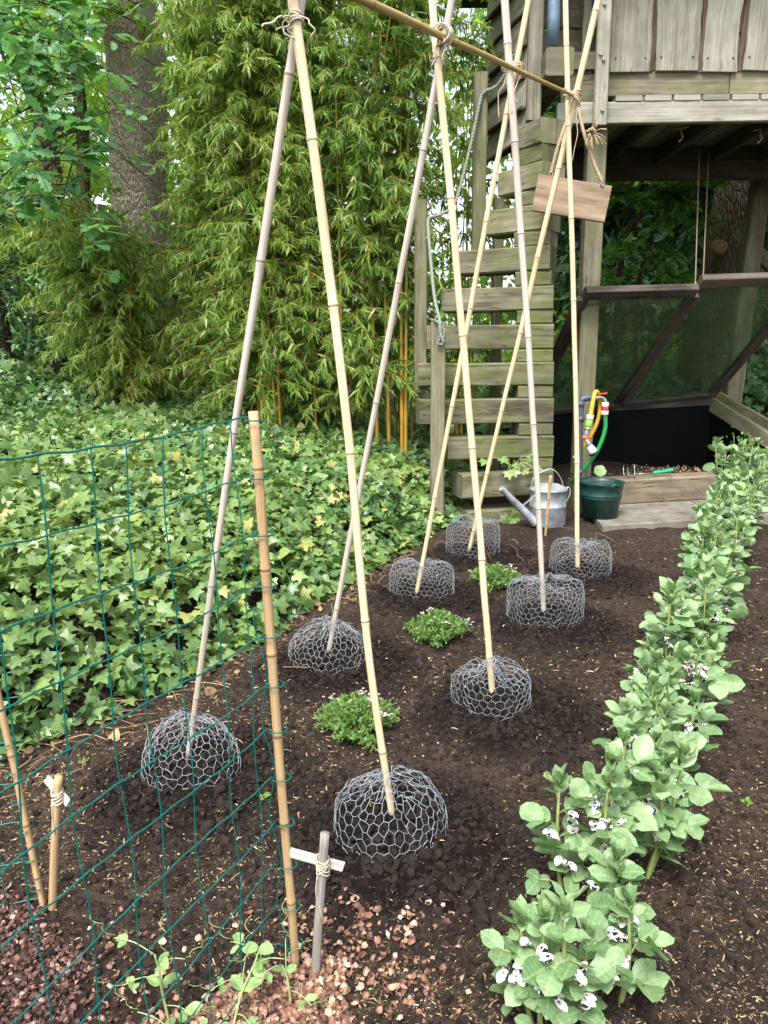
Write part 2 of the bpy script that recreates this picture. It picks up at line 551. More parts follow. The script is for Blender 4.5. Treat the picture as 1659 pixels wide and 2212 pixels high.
M['liner'] = plain("black_liner", (0.0035, 0.004, 0.005), 0.8, 0, 0.3, 5, 0.08)
M['yellow_hose'] = plain("yellow_hose", (0.62, 0.36, 0.03), 0.4, 0, 0.1, 20)
M['green_hose'] = plain("green_hose", (0.008, 0.22, 0.045), 0.4, 0, 0.1, 20)
M['tool_green'] = plain("green_grip", (0.008, 0.34, 0.16), 0.45, 0, 0.05, 20)
M['steel'] = plain("steel", (0.30, 0.31, 0.32), 0.35, 0.8, 0.1, 20)
M['bolt'] = plain("bolt_steel", (0.30, 0.29, 0.28), 0.4, 0.7, 0.2, 40)
M['slab'] = plain("paving_stone", (0.19, 0.175, 0.145), 0.9, 0, 0.38, 9, 0.15, 0.003)

M['ivy'] = leaf("ivy_leaf", [(0.0, (0.022, 0.065, 0.028)), (0.3, (0.046, 0.120, 0.042)), (0.62, (0.105, 0.205, 0.058)), (0.9, (0.24, 0.335, 0.09)), (1.0, (0.40, 0.38, 0.11))], 0.36, 0.2, (0.17, 0.26, 0.07), 0.9, vein=(0.25, 0.34, 0.16), spec=0.5)
M['ivy_dark'] = leaf("shade_ivy_leaf", [(0.0, (0.04, 0.10, 0.035)), (0.6, (0.08, 0.18, 0.055)), (1.0, (0.15, 0.27, 0.08))], 0.4, 0.2, vein=(0.10, 0.17, 0.08))
M['bamboo_leaf'] = leaf("bamboo_leaf", [(0.0, (0.07, 0.155, 0.03)), (0.35, (0.145, 0.26, 0.05)), (0.75, (0.23, 0.35, 0.075)), (0.93, (0.36, 0.43, 0.11)), (1.0, (0.60, 0.52, 0.26))], 0.36, 0.48, (0.24, 0.32, 0.06), 0.9, tip=(0.42, 0.38, 0.14))
M['oak'] = leaf("oak_leaf", [(0.0, (0.055, 0.17, 0.06)), (0.6, (0.12, 0.29, 0.11)), (1.0, (0.22, 0.41, 0.20))], 0.45, 0.35, vein=(0.16, 0.28, 0.12))
M['wood_leaf'] = leaf("woodland_leaf", [(0.0, (0.13, 0.24, 0.04)), (0.5, (0.23, 0.38, 0.075)), (1.0, (0.37, 0.50, 0.14))], 0.5, 0.58)
M['conifer_shade_leaf'] = leaf("dark_conifer_leaf_with_shade", [(0.0, (0.03, 0.075, 0.034)), (0.7, (0.068, 0.155, 0.058)), (1.0, (0.13, 0.25, 0.095))], 0.5, 0.2)  # dark conifer green, lowered further to carry the shade under the deck
M['hazel'] = leaf("hazel_leaf", [(0.0, (0.10, 0.24, 0.05)), (0.6, (0.17, 0.35, 0.08)), (1.0, (0.26, 0.45, 0.12))], 0.5, 0.4)
M['bean'] = leaf("bean_leaf", [(0.0, (0.12, 0.23, 0.095)), (0.45, (0.215, 0.345, 0.165)), (0.85, (0.31, 0.445, 0.235)), (1.0, (0.42, 0.54, 0.31))], 0.46, 0.3, vein=(0.42, 0.54, 0.30), spec=0.45, tcol=1.3, ribs=0.35, spot=(0.30, 0.27, 0.10))
M['bean_stem'] = plain("bean_stem", (0.24, 0.31, 0.10), 0.5, 0, 0.25, 25)
M['thyme'] = leaf("mat_plant_leaf", [(0.0, (0.075, 0.16, 0.035)), (0.5, (0.15, 0.275, 0.07)), (1.0, (0.28, 0.42, 0.14))], 0.5, 0.35)
M['pea'] = leaf("pea_leaf", [(0.0, (0.20, 0.36, 0.13)), (0.6, (0.28, 0.45, 0.18)), (1.0, (0.36, 0.52, 0.22))], 0.5, 0.3, vein=(0.42, 0.55, 0.30))
M['pea_stem'] = plain("pea_stem", (0.34, 0.44, 0.17), 0.5, 0, 0.2, 25)
M['pink_flower'] = leaf("pink_flower", [(0.0, (0.72, 0.52, 0.66)), (1.0, (0.85, 0.72, 0.80))], 0.6, 0.3, tcol=1.0)
M['shell'] = leaf("cocoa_shell", [(0.0, (0.055, 0.029, 0.021)), (0.3, (0.18, 0.088, 0.060)), (0.7, (0.35, 0.185, 0.128)), (1.0, (0.58, 0.40, 0.30))], 0.6, 0.0)
M['shell_dark'] = leaf("wet_cocoa_shell", [(0.0, (0.028, 0.016, 0.014)), (0.6, (0.085, 0.040, 0.033)), (0.9, (0.19, 0.095, 0.075)), (1.0, (0.42, 0.28, 0.22))], 0.55, 0.0)
M['straw'] = leaf("straw", [(0.0, (0.10, 0.06, 0.035)), (0.4, (0.22, 0.14, 0.075)), (0.8, (0.40, 0.29, 0.16)), (1.0, (0.58, 0.46, 0.30))], 0.8, 0.0)

# bean flower: white petals, a black blotch on the wings (random channel 1)
m, nt, b, o = nodes("bean_flower")
s_ = sep(nt, guv(nt))
d1 = nd(nt, 'ShaderNodeMath', {0: s_[0], 1: 0.55}, operation='SUBTRACT').outputs[0]
d1 = nd(nt, 'ShaderNodeMath', {0: d1}, operation='ABSOLUTE').outputs[0]
f = nd(nt, 'ShaderNodeMath', {0: d1, 1: 0.26}, operation='LESS_THAN').outputs[0]
f2 = nd(nt, 'ShaderNodeMath', {0: s_[2], 1: 0.9}, operation='GREATER_THAN').outputs[0]
f = nd(nt, 'ShaderNodeMath', {0: f, 1: f2}, operation='MULTIPLY').outputs[0]
nt.links.new(mixc(nt, f, (0.80, 0.78, 0.74), (0.008, 0.006, 0.01)), b.inputs['Base Color'])
b.inputs['Roughness'].default_value = 0.6
M['bean_flower'] = m


def bark(name, dark, light, scale=1.0):
    m, nt, b, o = nodes(name)
    g = guv(nt)
    p = geo_pos(nt)
    pv = vmul(nt, p, (1.0, 1.0, 0.22))
    vo = nd(nt, 'ShaderNodeTexVoronoi', {'Vector': pv, 'Scale': 26 * scale}, feature='DISTANCE_TO_EDGE').outputs[0]
    n = noise(nt, pv, 18 * scale, 6, 0.7)
    n0 = noise(nt, p, 1.5, 4, 0.6)
    f = nd(nt, 'ShaderNodeMath', {0: vo, 1: n}, operation='MULTIPLY').outputs[0]
    f = nd(nt, 'ShaderNodeMapRange', {'Value': f, 'From Min': 0.0, 'From Max': 0.16}).outputs[0]
    c = ramp(nt, f, [(0.0, dark), (0.6, light)])
    fm = nd(nt, 'ShaderNodeMapRange', {'Value': n0, 'From Min': 0.45, 'From Max': 0.65, 'To Max': 0.5}).outputs[0]
    c = mixc(nt, fm, c, tuple(a * k for a, k in zip(light, (0.7, 0.85, 0.5))))
    nt.links.new(c, b.inputs['Base Color'])
    b.inputs['Roughness'].default_value = 0.95
    b.inputs['Specular IOR Level'].default_value = 0.1
    bump(nt, b, f, 0.03, 0.9)
    return m


M['bark'] = bark("oak_bark", (0.22, 0.185, 0.14), (0.42, 0.37, 0.295), 2.6)
M['bark_dark'] = bark("dark_bark", (0.035, 0.028, 0.021), (0.135, 0.108, 0.075), 1.5)
M['scar'] = plain("branch_scar", (0.17, 0.115, 0.06), 0.9, 0, 0.35, 25)
M['cut_wood'] = plain("cut_wood", (0.42, 0.27, 0.16), 0.8, 0, 0.25, 25)

# old greenhouse glass
m, nt, b, o = nodes("old_glass")
tr = nd(nt, 'ShaderNodeBsdfTransparent', {'Color': (0.80, 0.86, 0.80, 1)})
gl = nd(nt, 'ShaderNodeBsdfGlossy', {'Color': (0.9, 0.95, 0.9, 1), 'Roughness': 0.08})
df = nd(nt, 'ShaderNodeBsdfDiffuse', {'Color': (0.16, 0.27, 0.15, 1)})  # dust film, its green also painting in a milky reflection
lw = nd(nt, 'ShaderNodeLayerWeight', {'Blend': 0.12})
ms = nd(nt, 'ShaderNodeMixShader', {0: lw.outputs['Fresnel'], 1: tr.outputs[0], 2: gl.outputs[0]})
dn = noise(nt, geo_pos(nt), 6, 5, 0.65)
df_f = nd(nt, 'ShaderNodeMapRange', {'Value': dn, 'From Min': 0.3, 'From Max': 0.7, 'To Min': 0.12, 'To Max': 0.28}).outputs[0]
ms2 = nd(nt, 'ShaderNodeMixShader', {0: df_f, 1: ms.outputs[0], 2: df.outputs[0]})
nt.links.new(ms2.outputs[0], o.inputs['Surface'])
M['glass'] = m


# ------------------------------------------------------------------ leaf templates (x across, y along, z normal)
def fan(outline, cz=0.0, cup=0.0, cy=None):
    o = np.array(outline, float)
    cy = o[:, 1].mean() if cy is None else cy
    V = np.zeros((len(o) + 1, 3)); V[1:, :2] = o; V[0] = (0, cy, cz)
    V[1:, 2] = -cup * np.linalg.norm(o - [0, cy], axis=1) ** 2
    n = len(o); i = np.arange(n)
    F = np.stack([np.zeros(n, int), 1 + (i + 1) % n, 1 + i], 1)
    mx = np.abs(o[:, 0]).max()
    A = np.zeros((n + 1, 3)); A[:, 0] = np.clip(V[:, 1], 0, 1); A[:, 1] = V[:, 0] / mx
    return V, [F], A


def blade(secs, droop=0.0, fold=0.15):
    """secs: (y, half width); first and last are points"""
    V = [[0, secs[0][0], 0]]; A = [[secs[0][0], 0, 0]]
    for y, w in secs[1:-1]:
        z = -droop * y * y
        V += [[-w, y, z + fold * w], [0, y, z], [w, y, z + fold * w]]
        A += [[y, -1, 0], [y, 0, 0], [y, 1, 0]]
    y = secs[-1][0]; V.append([0, y, -droop * y * y]); A.append([y, 0, 0])
    k = len(secs) - 2
    tri = [[0, 2, 1], [0, 3, 2]]
    quad = []
    for i in range(k - 1):
        a = 1 + 3 * i; b_ = a + 3
        quad += [[a, a + 1, b_ + 1, b_], [a + 1, a + 2, b_ + 2, b_ + 1]]
    a = 1 + 3 * (k - 1); e = len(V) - 1
    tri += [[a, a + 1, e], [a + 1, a + 2, e]]
    F = [np.array(tri)]
    if quad: F.append(np.array(quad))
    return np.array(V, float), F, np.array(A, float)


def mirror(pts):
    return pts + [(-x, y) for x, y in reversed(pts) if abs(x) > 1e-6]


def lobed(pts, cz, cup, cy):
    """outline with a flag per point: 0 on a lobe's tip, 1 in a notch, so that pale veins run to the tips"""
    full = pts + [(-x, y, f) for x, y, f in reversed(pts) if abs(x) > 1e-6]
    V, F, A = fan([(x, y) for x, y, f in full], cz, cup, cy)
    A[1:, 1] = [f for x, y, f in full]
    return V, F, A


T_IVY = lobed([(0, 0.05, 1), (0.18, -0.10, 0.8), (0.47, -0.04, 0), (0.47, 0.15, 0.7), (0.35, 0.28, 1), (0.55, 0.56, 0), (0.33, 0.59, 0.7), (0.21, 0.60, 1), (0.13, 0.82, 0.8), (0, 1.04, 0)], 0.04, 0.22, 0.28)
T_IVY2 = fan(mirror([(0, 0.05), (0.24, -0.06), (0.45, 0.10), (0.47, 0.34), (0.30, 0.62), (0.13, 0.86), (0, 1.0)]), -0.03, -0.12, 0.3)
T_OAK = fan(mirror([(0, 0), (0.07, 0.14), (0.17, 0.20), (0.12, 0.32), (0.27, 0.42), (0.17, 0.52), (0.32, 0.66), (0.18, 0.72), (0.22, 0.88), (0.09, 0.92), (0, 1.0)]), 0.02, 0.12, 0.5)
T_BAM = blade([(0, 0), (0.12, 0.055), (0.4, 0.085), (0.75, 0.055), (1, 0)], 0.25, 0.3)
T_OVAL = blade([(0, 0), (0.2, 0.22), (0.55, 0.30), (0.85, 0.17), (1, 0)], 0.15, 0.2)
T_BEAN = blade([(0, 0), (0.12, 0.17), (0.35, 0.30), (0.65, 0.31), (0.88, 0.18), (1, 0)], 0.12, 0.22)
T_BEAN2 = blade([(0, 0), (0.15, 0.14), (0.4, 0.25), (0.7, 0.23), (0.9, 0.13), (1, 0)], -0.12, 0.35)
def vary(t, amp, k):
    V, F, A = t
    r_ = np.random.default_rng(k); V2 = V.copy(); e = np.abs(A[:, 1]) > 0.5
    V2[e, 2] += r_.normal(size=e.sum()) * amp; V2[e, 0] *= 1 + r_.normal(size=e.sum()) * amp * 1.3; V2[1:, 1] += r_.normal(size=len(V) - 1) * amp * 0.35
    return V2, F, A


T_BEANS = [vary(blade([(0, 0), (0.10, 0.16), (0.27, 0.27), (0.48, 0.31), (0.68, 0.29), (0.86, 0.18), (1, 0)], dr_, fo_), 0.03, 11 + i_) for i_, (dr_, fo_) in enumerate(((0.12, 0.25), (0.25, 0.1), (-0.1, 0.4), (0.05, 0.3), (0.3, -0.15), (0.0, 0.5)))]
T_BEANS2 = [vary(blade([(0, 0), (0.15, 0.14), (0.38, 0.24), (0.6, 0.25), (0.85, 0.15), (1, 0)], -0.1, 0.45), 0.035, 31 + i_) for i_ in range(5)]
T_WOOD = blade([(0, 0), (0.3, 0.27), (0.68, 0.24), (1, 0)], 0.2, 0.25)
T_TINY = blade([(0, 0), (0.5, 0.17), (1, 0)], 0.1, 0.3)
T_NEEDLE = blade([(0, 0), (0.25, 0.16), (0.6, 0.13), (1, 0)], 0.3, 0.1)
T_SHELL = fan([(0, 0), (0.24, 0.06), (0.30, 0.35), (0.36, 0.62), (0.12, 0.92), (-0.04, 1.0), (-0.16, 0.80), (-0.38, 0.66), (-0.30, 0.30), (-0.20, 0.06)][::-1], 0.16, 0.75, 0.5)
T_STRAW = (np.array([[-0.07, 0, 0], [0.07, 0, 0], [0.09, 0.5, 0.12], [-0.06, 0.5, 0.12], [0.03, 1, 0.02], [-0.05, 1, 0.0]], float),
           [np.array([[0, 1, 2, 3], [3, 2, 4, 5]])], np.array([[0, 0, 0], [0, 0, 0], [.5, 0, 0], [.5, 0, 0], [1, 0, 0], [1, 0, 0]], float))
T_FLAKE = fan([(-0.3, 0.05), (0.25, 0), (0.4, 0.5), (0.1, 1.0), (-0.35, 0.8)], 0.08, 0.1, 0.5)
_ph = (1 + 5 ** 0.5) / 2
_ico = unit(np.array([(-1, _ph, 0), (1, _ph, 0), (-1, -_ph, 0), (1, -_ph, 0), (0, -1, _ph), (0, 1, _ph), (0, -1, -_ph), (0, 1, -_ph), (_ph, 0, -1), (_ph, 0, 1), (-_ph, 0, -1), (-_ph, 0, 1)], float))
_icf = np.array([(0, 11, 5), (0, 5, 1), (0, 1, 7), (0, 7, 10), (0, 10, 11), (1, 5, 9), (5, 11, 4), (11, 10, 2), (10, 7, 6), (7, 1, 8), (3, 9, 4), (3, 4, 2), (3, 2, 6), (3, 6, 8), (3, 8, 9), (4, 9, 5), (2, 4, 11), (6, 2, 10), (8, 6, 7), (9, 8, 1)])


def rvec(n, up=0.0, spread=1.0):
    v = rng.normal(size=(n, 3)) * spread
    v[:, 2] += up
    return unit(v)


# ------------------------------------------------------------------ the ground
EDGE = [G(x, y)[:2] for x, y in [(-160, 1720), (0, 1640), (180, 1565), (330, 1495), (440, 1435), (560, 1375), (640, 1325), (700, 1292), (780, 1240), (860, 1190), (930, 1150), (985, 1120)]]
EDGE = [np.array(EDGE[0]) + (np.array(EDGE[0]) - EDGE[1]) * 4] + EDGE + [np.array([0.72, 6.3]), np.array([1.0, 9.0]), np.array([1.0, 40.0])]
EDGE = np.array(EDGE)


def edge_dist(x, y):                           # > 0 on the ivy side (left)
    x = np.asarray(x, float); y = np.asarray(y, float)
    best = np.full(x.shape, 1e9); sgn = np.ones(x.shape)
    for a, b_ in zip(EDGE[:-1], EDGE[1:]):
        d = b_ - a
        t = np.clip(((x - a[0]) * d[0] + (y - a[1]) * d[1]) / (d @ d), 0, 1)
        dx = x - (a[0] + t * d[0]); dy = y - (a[1] + t * d[1])
        q = np.hypot(dx, dy)
        s = np.where(d[0] * (y - a[1]) - d[1] * (x - a[0]) > 0, 1.0, -1.0)
        m_ = q < best - 1e-9
        best = np.where(m_, q, best); sgn = np.where(m_, s, sgn)
    return best * sgn


FEET_A = [G(405, 1655), G(708, 1415), G(898, 1285), G(1012, 1200)]
FEET_B = [G(850, 1770), G(1065, 1512), G(1175, 1335), G(1248, 1235)]
CAGES = {  # centre px, half width px, top px, profile power, peak
    'A1': ((415, 1672), 106, 1545, 0.80, 0.02), 'B1': ((840, 1793), 119, 1668, 0.75, 0.02),
    'A2': ((710, 1424), 86, 1345, 0.70, 0.035), 'B2': ((1062, 1528), 82, 1440, 0.28, 0.05),
    'A3': ((910, 1286), 67, 1213, 0.32, 0.0), 'B3': ((1175, 1342), 78, 1249, 0.24, 0.01),
    'A4': ((1022, 1197), 59, 1121, 0.30, 0.0), 'B4': ((1251, 1240), 63, 1169, 0.32, 0.0)}
CC = {k: G(*v[0]) for k, v in CAGES.items()}


def mound(x, y):
    s = 0
    for k, c_ in CC.items():
        d = np.hypot(x - c_[0] - 0.04, y - c_[1] + 0.05)
        s = np.maximum(s, np.exp(-(d / 0.30) ** 4))
    return s


def base_h(x, y):
    s = np.maximum(edge_dist(x, y), 0)
    left = 0.62 * (1 - np.exp(-s / 0.95)) + 0.30 * np.maximum(s - 3.0, 0)
    left = np.minimum(left, 1.7) * smooth((2.2 - x) / 1.6)
    back = 0.85 * smooth((y - 7.6) / 1.6) * smooth((x - 0.6) / 1.2)
    return np.maximum(left, back)


def ground(x, y, fine=True):
    z = base_h(x, y)
    if fine:
        near = smooth((9 - y) / 3)
        mo = mound(x, y)
        z = z + near * (0.05 * fbm(x, y, 2.2, 3) + 0.035 * fbm(x, y, 11, 3) + (0.013 + 0.055 * mo) * fbm(x, y, 38, 3) + 0.022 * mo)
    return z


xs = np.concatenate([np.linspace(-45, -2.2, 34)[:-1], np.linspace(-2.2, 3.0, 420), np.linspace(3.0, 45, 34)[1:]])
ys = np.concatenate([np.linspace(-12, 0.6, 10)[:-1], 0.6 + 6.2 * np.linspace(0, 1, 420) ** 1.25, np.linspace(6.8, 60, 60)[1:]])
X, Yg = np.meshgrid(xs, ys)
Z = ground(X, Yg)
V = np.stack([X, Yg, Z], -1).reshape(-1, 3)
nx, ny = len(xs), len(ys)
i = (np.arange(ny - 1)[:, None] * nx + np.arange(nx - 1)[None]).ravel()
F = np.stack([i, i + 1, i + nx + 1, i + nx], 1)
AS = np.zeros((len(V), 3)); AS[:, 2] = mound(V[:, 0], V[:, 1])
tag(MB().add(V, [F], AS).build('soil', M['soil'], smooth=True), kind='structure')


def put(x, y, lift=0.0):
    return np.stack([x, y, ground(x, y) + lift], -1)


# loose soil crumbs
n = 16000
cx = []; cy = []; cs = []
for k, c_ in CC.items():
    m_ = 2000
    a = rng.random(m_) * 2 * np.pi; r_ = 0.36 * rng.random(m_) ** 0.6
    cx.append(c_[0] + 0.06 + r_ * np.cos(a)); cy.append(c_[1] - 0.08 + r_ * np.sin(a)); cs.append(0.0028 + 0.011 * rng.random(m_) ** 3.5)
m_ = 9000
q = [G(x_, y_) for x_, y_ in zip(rng.uniform(-60, 1720, m_), 1190 + 1050 * rng.random(m_))]
q = np.array(q)
cx.append(q[:, 0]); cy.append(q[:, 1]); cs.append(0.0025 + 0.010 * rng.random(m_) ** 4)
cx = np.concatenate(cx); cy = np.concatenate(cy); cs = np.concatenate(cs)
P = put(cx, cy, 0.0)
jit = _ico * (1 + 0.9 * (rng.random((12, 1)) - 0.5))
mb = MB().inst((jit, [_icf], np.zeros((12, 3))), P, rvec(len(P)), rvec(len(P)), cs, rng.random(len(P)), 0.7 + 0.7 * rng.random(len(P)))
tag(mb.build('soil_crumbs', M['clod']), "dark crumbs of loose soil over the vegetable bed", "soil", kind='stuff')

# straw, chips and fibres lying on the bed
m_ = 62000
q = np.array([G(x_, y_) for x_, y_ in zip(rng.uniform(-60, 1720, m_), 1150 + 1085 * rng.random(m_) ** 0.9)])
keep = (edge_dist(q[:, 0], q[:, 1]) < 0.02) & (rng.random(m_) > 0.85 * mound(q[:, 0], q[:, 1])) & (fbm(q[:, 0], q[:, 1], 1.7, 3) > -0.27 + 0.42 * rng.random(m_) - 0.05)
q = q[keep]; m_ = len(q)
dr = rvec(m_); dr[:, 2] *= 0.25
nr = rvec(m_, 2.0)
rn = rng.random(m_) ** 1.25
ns_ = 0.5 + 0.5 * smooth((q[:, 1] - 0.8) / 2.2)
mb = MB()
h = m_ // 2
mb.inst(T_STRAW, put(q[:h, 0], q[:h, 1], 0.003), dr[:h], nr[:h], ns_[:h] * (0.004 + 0.024 * rng.random(h) ** 3), rn[:h])
mb.inst(T_FLAKE, put(q[h:, 0], q[h:, 1], 0.003), dr[h:], nr[h:], ns_[h:] * (0.0015 + 0.009 * rng.random(m_ - h) ** 2.4), rn[h:])
tag(mb.build('straw_litter', M['straw']), "tan straw flecks and wood fibres scattered over the dark soil", "litter", kind='stuff')

# long dry stems lying along the ivy's edge and by the can
mb = MB()
for k in range(210):
    t = rng.random() * 9.2 + 1.3
    i0 = int(t); a = EDGE[i0] * (1 - (t - i0)) + EDGE[i0 + 1] * (t - i0)
    a = a + rng.normal(size=2) * 0.09 + np.array([0.08, -0.05])
    if rng.random() < 0.2:
        a = G(rng.uniform(1040, 1340), rng.uniform(1140, 1230))[:2]
    an = rng.uniform(0, 2 * np.pi); L = 0.05 + 0.16 * rng.random() ** 2
    t_ = np.linspace(0, 1, 5)
    bend = rng.normal() * 0.25 * L
    xx = a[0] + L * t_ * np.cos(an) - bend * t_ * t_ * np.sin(an); yy = a[1] + L * t_ * np.sin(an) + bend * t_ * t_ * np.cos(an)
    zz = ground(xx, yy) + 0.006 + 0.02 * rng.random() * np.sin(t_ * 3.1) + 0.02 * rng.random() * t_
    mb.tube(np.stack([xx, yy, zz], 1), 0.0008 + 0.0011 * rng.random(), 4, 0.75 * rng.random(), True)
q = np.array([EDGE[int(t)] * (1 - t % 1) + EDGE[int(t) + 1] * (t % 1) for t in 1.3 + 9.2 * rng.random(90)]) + rng.normal(size=(90, 2)) * 0.08 + [0.06, -0.04]
mb.inst(T_OVAL, put(q[:, 0], q[:, 1], 0.012), rvec(90), rvec(90, 1.0), 0.025 + 0.035 * rng.random(90), 0.15 + 0.5 * rng.random(90), 1.2 + 0.4 * rng.random(90))
tag(mb.build('dry_stems', M['straw']), "dry brown stems lying along the edge of the ivy", "dry stems", kind='stuff')

# cocoa shell mulch: pale drift in the near middle, a dark wet drift in the left corner


def shells(poly_fn, n, x0, x1, y0, y1, smin, smax, lay):
    px = rng.uniform(x0, x1, n); py = rng.uniform(y0, y1, n)
    k = rng.random(n) < poly_fn(px, py)
    q = np.array([G(a, b_) for a, b_ in zip(px[k], py[k])])
    m_ = len(q)
    dr = rvec(m_); dr[:, 2] *= 0.35
    nr = rvec(m_, 1.4)
    fl = rng.random(m_) < 0.4
    nr[fl] *= -1
    return put(q[:, 0], q[:, 1], 0.002 + lay * rng.random(m_)), dr, nr, smin + (smax - smin) * rng.random(m_), rng.random(m_)


def drift_near(px, py):
    e = fbm(px, py, 0.012, 3) * 160
    f1 = smooth((py + e - (2185 - 0.28 * (px - 250))) / 55) * smooth((790 - px + e * 0.7) / 90) * smooth((px - 225) / 60)
    f2 = 0.13 * smooth((py - 1925) / 60) * smooth((1010 - px) / 140) * smooth((px - 560) / 90) * smooth((2240 - py) / 120)
    f3 = 0.02 * smooth((py - 1950) / 60)
    return np.maximum(np.maximum(f1, f2), f3)


def drift_left(px, py):
    e = fbm(px, py, 0.015, 3) * 120
    f1 = smooth((py + e - (1870 + 1.15 * px)) / 50) * smooth((175 - px + e * 0.5 + 0.10 * (py - 1950)) / 60)
    f2 = 0.10 * smooth((py - 2000) / 80) * smooth((420 - px) / 180)
    return np.maximum(f1, f2)


mb = MB().inst(T_SHELL, *shells(drift_near, 11000, 180, 1020, 1900, 2240, 0.010, 0.022, 0.012))
tag(mb.build('cocoa_shell_mulch', M['shell']), "pinkish brown shell mulch spread round the foot of the tall fence cane", "mulch", kind='stuff')
mb = MB().inst(T_SHELL, *shells(drift_left, 5200, -60, 430, 1850, 2240, 0.010, 0.020, 0.007))
tag(mb.build('wet_shell_mulch', M['shell_dark']), "dark reddish shell mulch in the near left corner", "mulch", kind='stuff')

# ------------------------------------------------------------------ ivy
m_ = 130000
x = rng.uniform(-6.8, 1.15, m_); y = 1.2 + 9.3 * rng.random(m_)
s = edge_dist(x, y)
pu, pv, dp = project(np.stack([x, y, base_h(x, y) + 0.2], 1))
dens = np.clip(1.25 - (y - 2.0) / 9.0, 0.35, 1.0)
keep = (s > -0.04) & ((pu > -130) | (rng.random(m_) < 0.3)) & (pu < 1240) & (rng.random(m_) < (dens * 1.2 + 0.5 * np.exp(-np.maximum(s, 0) / 0.2)) * np.where(y < 4.5, 1.0, 0.8))
x, y, s = x[keep], y[keep], s[keep]
m_ = len(x)
hgt = 0.145 * smooth((s + 0.05) / 0.28) + 0.05 + 0.12 * np.maximum(0, fbm(x, y, 1.6, 3)) + 0.08 * fbm(x, y, 5, 2)
lay = 1 - (0.45 + 0.5 * np.exp(-np.maximum(s, 0) / 0.3)) * rng.random(m_) ** (2.4 - 1.3 * np.exp(-np.maximum(s, 0) / 0.3))
P = np.stack([x, y, ground(x, y) + np.maximum(hgt * lay, 0.02)], 1)
ex = 0.02
gx = (edge_dist(x + ex, y) - s) / ex; gy = (edge_dist(x, y + ex) - s) / ex
out = np.stack([-gx, -gy, np.zeros(m_)], 1) * (np.exp(-np.maximum(s, 0) / 0.12) * 0.6)[:, None]
nr = unit(np.array([0.05, -0.42, 1.0]) + out + rng.normal(size=(m_, 3)) * 0.40)
dr = rng.normal(size=(m_, 3)) + np.array([0.2, -0.7, -0.15]) + out
size = 0.032 + 0.052 * rng.random(m_) ** 1.2
size *= np.where(y > 6, 1.15, 1.0)
rn = np.clip(rng.beta(2.2, 2.6, m_) + 0.55 * fbm(x, y, 0.9, 2) + 0.10 * (1 - s / 2.2), 0, 1)
rn = np.where(rng.random(m_) < 0.012, 1.0, rn)
sw_ = 0.85 + 0.35 * rng.random(m_); k2 = rng.random(m_) < 0.15; k1 = ~k2
mb = MB().inst(T_IVY, P[k1], dr[k1], nr[k1], size[k1], rn[k1], sw_[k1]).inst(T_IVY2, P[k2], dr[k2], nr[k2], size[k2] * 0.92, rn[k2], sw_[k2])
tag(mb.build('ivy_cover', M['ivy'], None, True), "dense mat of glossy lobed ivy covering the bank on the left", "ivy", kind='stuff')

# ivy on the shaded bank behind the glass lids
m_ = 5200
x = rng.uniform(0.9, 7.0, m_); y = rng.uniform(7.7, 10.5, m_)
P = np.stack([x, y, ground(x, y) + 0.05 + 0.2 * rng.random(m_) + 0.25 * np.maximum(0, fbm(x, y, 1.3, 2))], 1)
nr = unit(np.array([0, -0.7, 0.8]) + rng.normal(size=(m_, 3)) * 0.4)
mb = MB().inst(T_IVY, P, rng.normal(size=(m_, 3)) + np.array([0, -0.6, -0.5]), nr, 0.08 + 0.08 * rng.random(m_), rng.random(m_))
tag(mb.build('shaded_ivy', M['ivy_dark']), "dark ivy on the shaded bank behind the glass lids", "ivy", kind='stuff')

# ------------------------------------------------------------------ woodland behind


def leaf_mass(n_cl, per, box, rad, size, rej, tmpl, rmul=1.0):
    c_ = np.stack([rng.uniform(*box[0], n_cl), rng.uniform(*box[1], n_cl), rng.uniform(*box[2], n_cl)], 1)
    pu, pv, _ = project(c_)
    c_ = c_[rng.random(len(c_)) > rej(pu, pv)]
    n_ = len(c_)
    rr = rad[0] + (rad[1] - rad[0]) * rng.random(n_)
    o_ = rvec(n_ * per) * (rng.random((n_ * per, 1)) ** 0.5)
    o_[:, 2] *= 0.7
    P = np.repeat(c_, per, 0) + o_ * np.repeat(rr, per)[:, None]
    m_ = len(P)
    nr = unit(rng.normal(size=(m_, 3)) * 0.7 + np.array([0, -0.35, 0.8]))
    dr = o_ + np.array([0, 0, -0.35]) + rng.normal(size=(m_, 3)) * 0.5
    cl = np.repeat(rng.random(n_), per)
    return P, dr, nr, size[0] + (size[1] - size[0]) * rng.random(m_), np.clip(0.55 * cl + 0.45 * rng.random(m_), 0, 1) * rmul


def gaps(pu, pv):
    g = 0.62 * ((pu > 850) & (pu < 1075) & (pv < 330))
    g = np.maximum(g, 0.6 * ((pu < 60) & (pv < 200)))
    return np.maximum(g, 1.0 * (pu > 1110) * (pv < 700))


mb = MB()
mb.inst(T_WOOD, *leaf_mass(720, 100, ((-9, 4), (9.5, 13.5), (0.6, 8.2)), (0.45, 0.95), (0.09, 0.16), gaps, T_WOOD))
mb.inst(T_WOOD, *leaf_mass(190, 60, ((-6.5, -2.2), (7.7, 9.2), (1.0, 5.6)), (0.3, 0.55), (0.06, 0.10), lambda u, v: 1.0 * (u > 345) + 1.0 * ((u > 195) & (u < 365) & (v < 440)), T_WOOD))
tag(mb.build('woodland', M['wood_leaf']), "mass of pale green woodland leaves behind the bamboo", "woodland", kind='stuff')

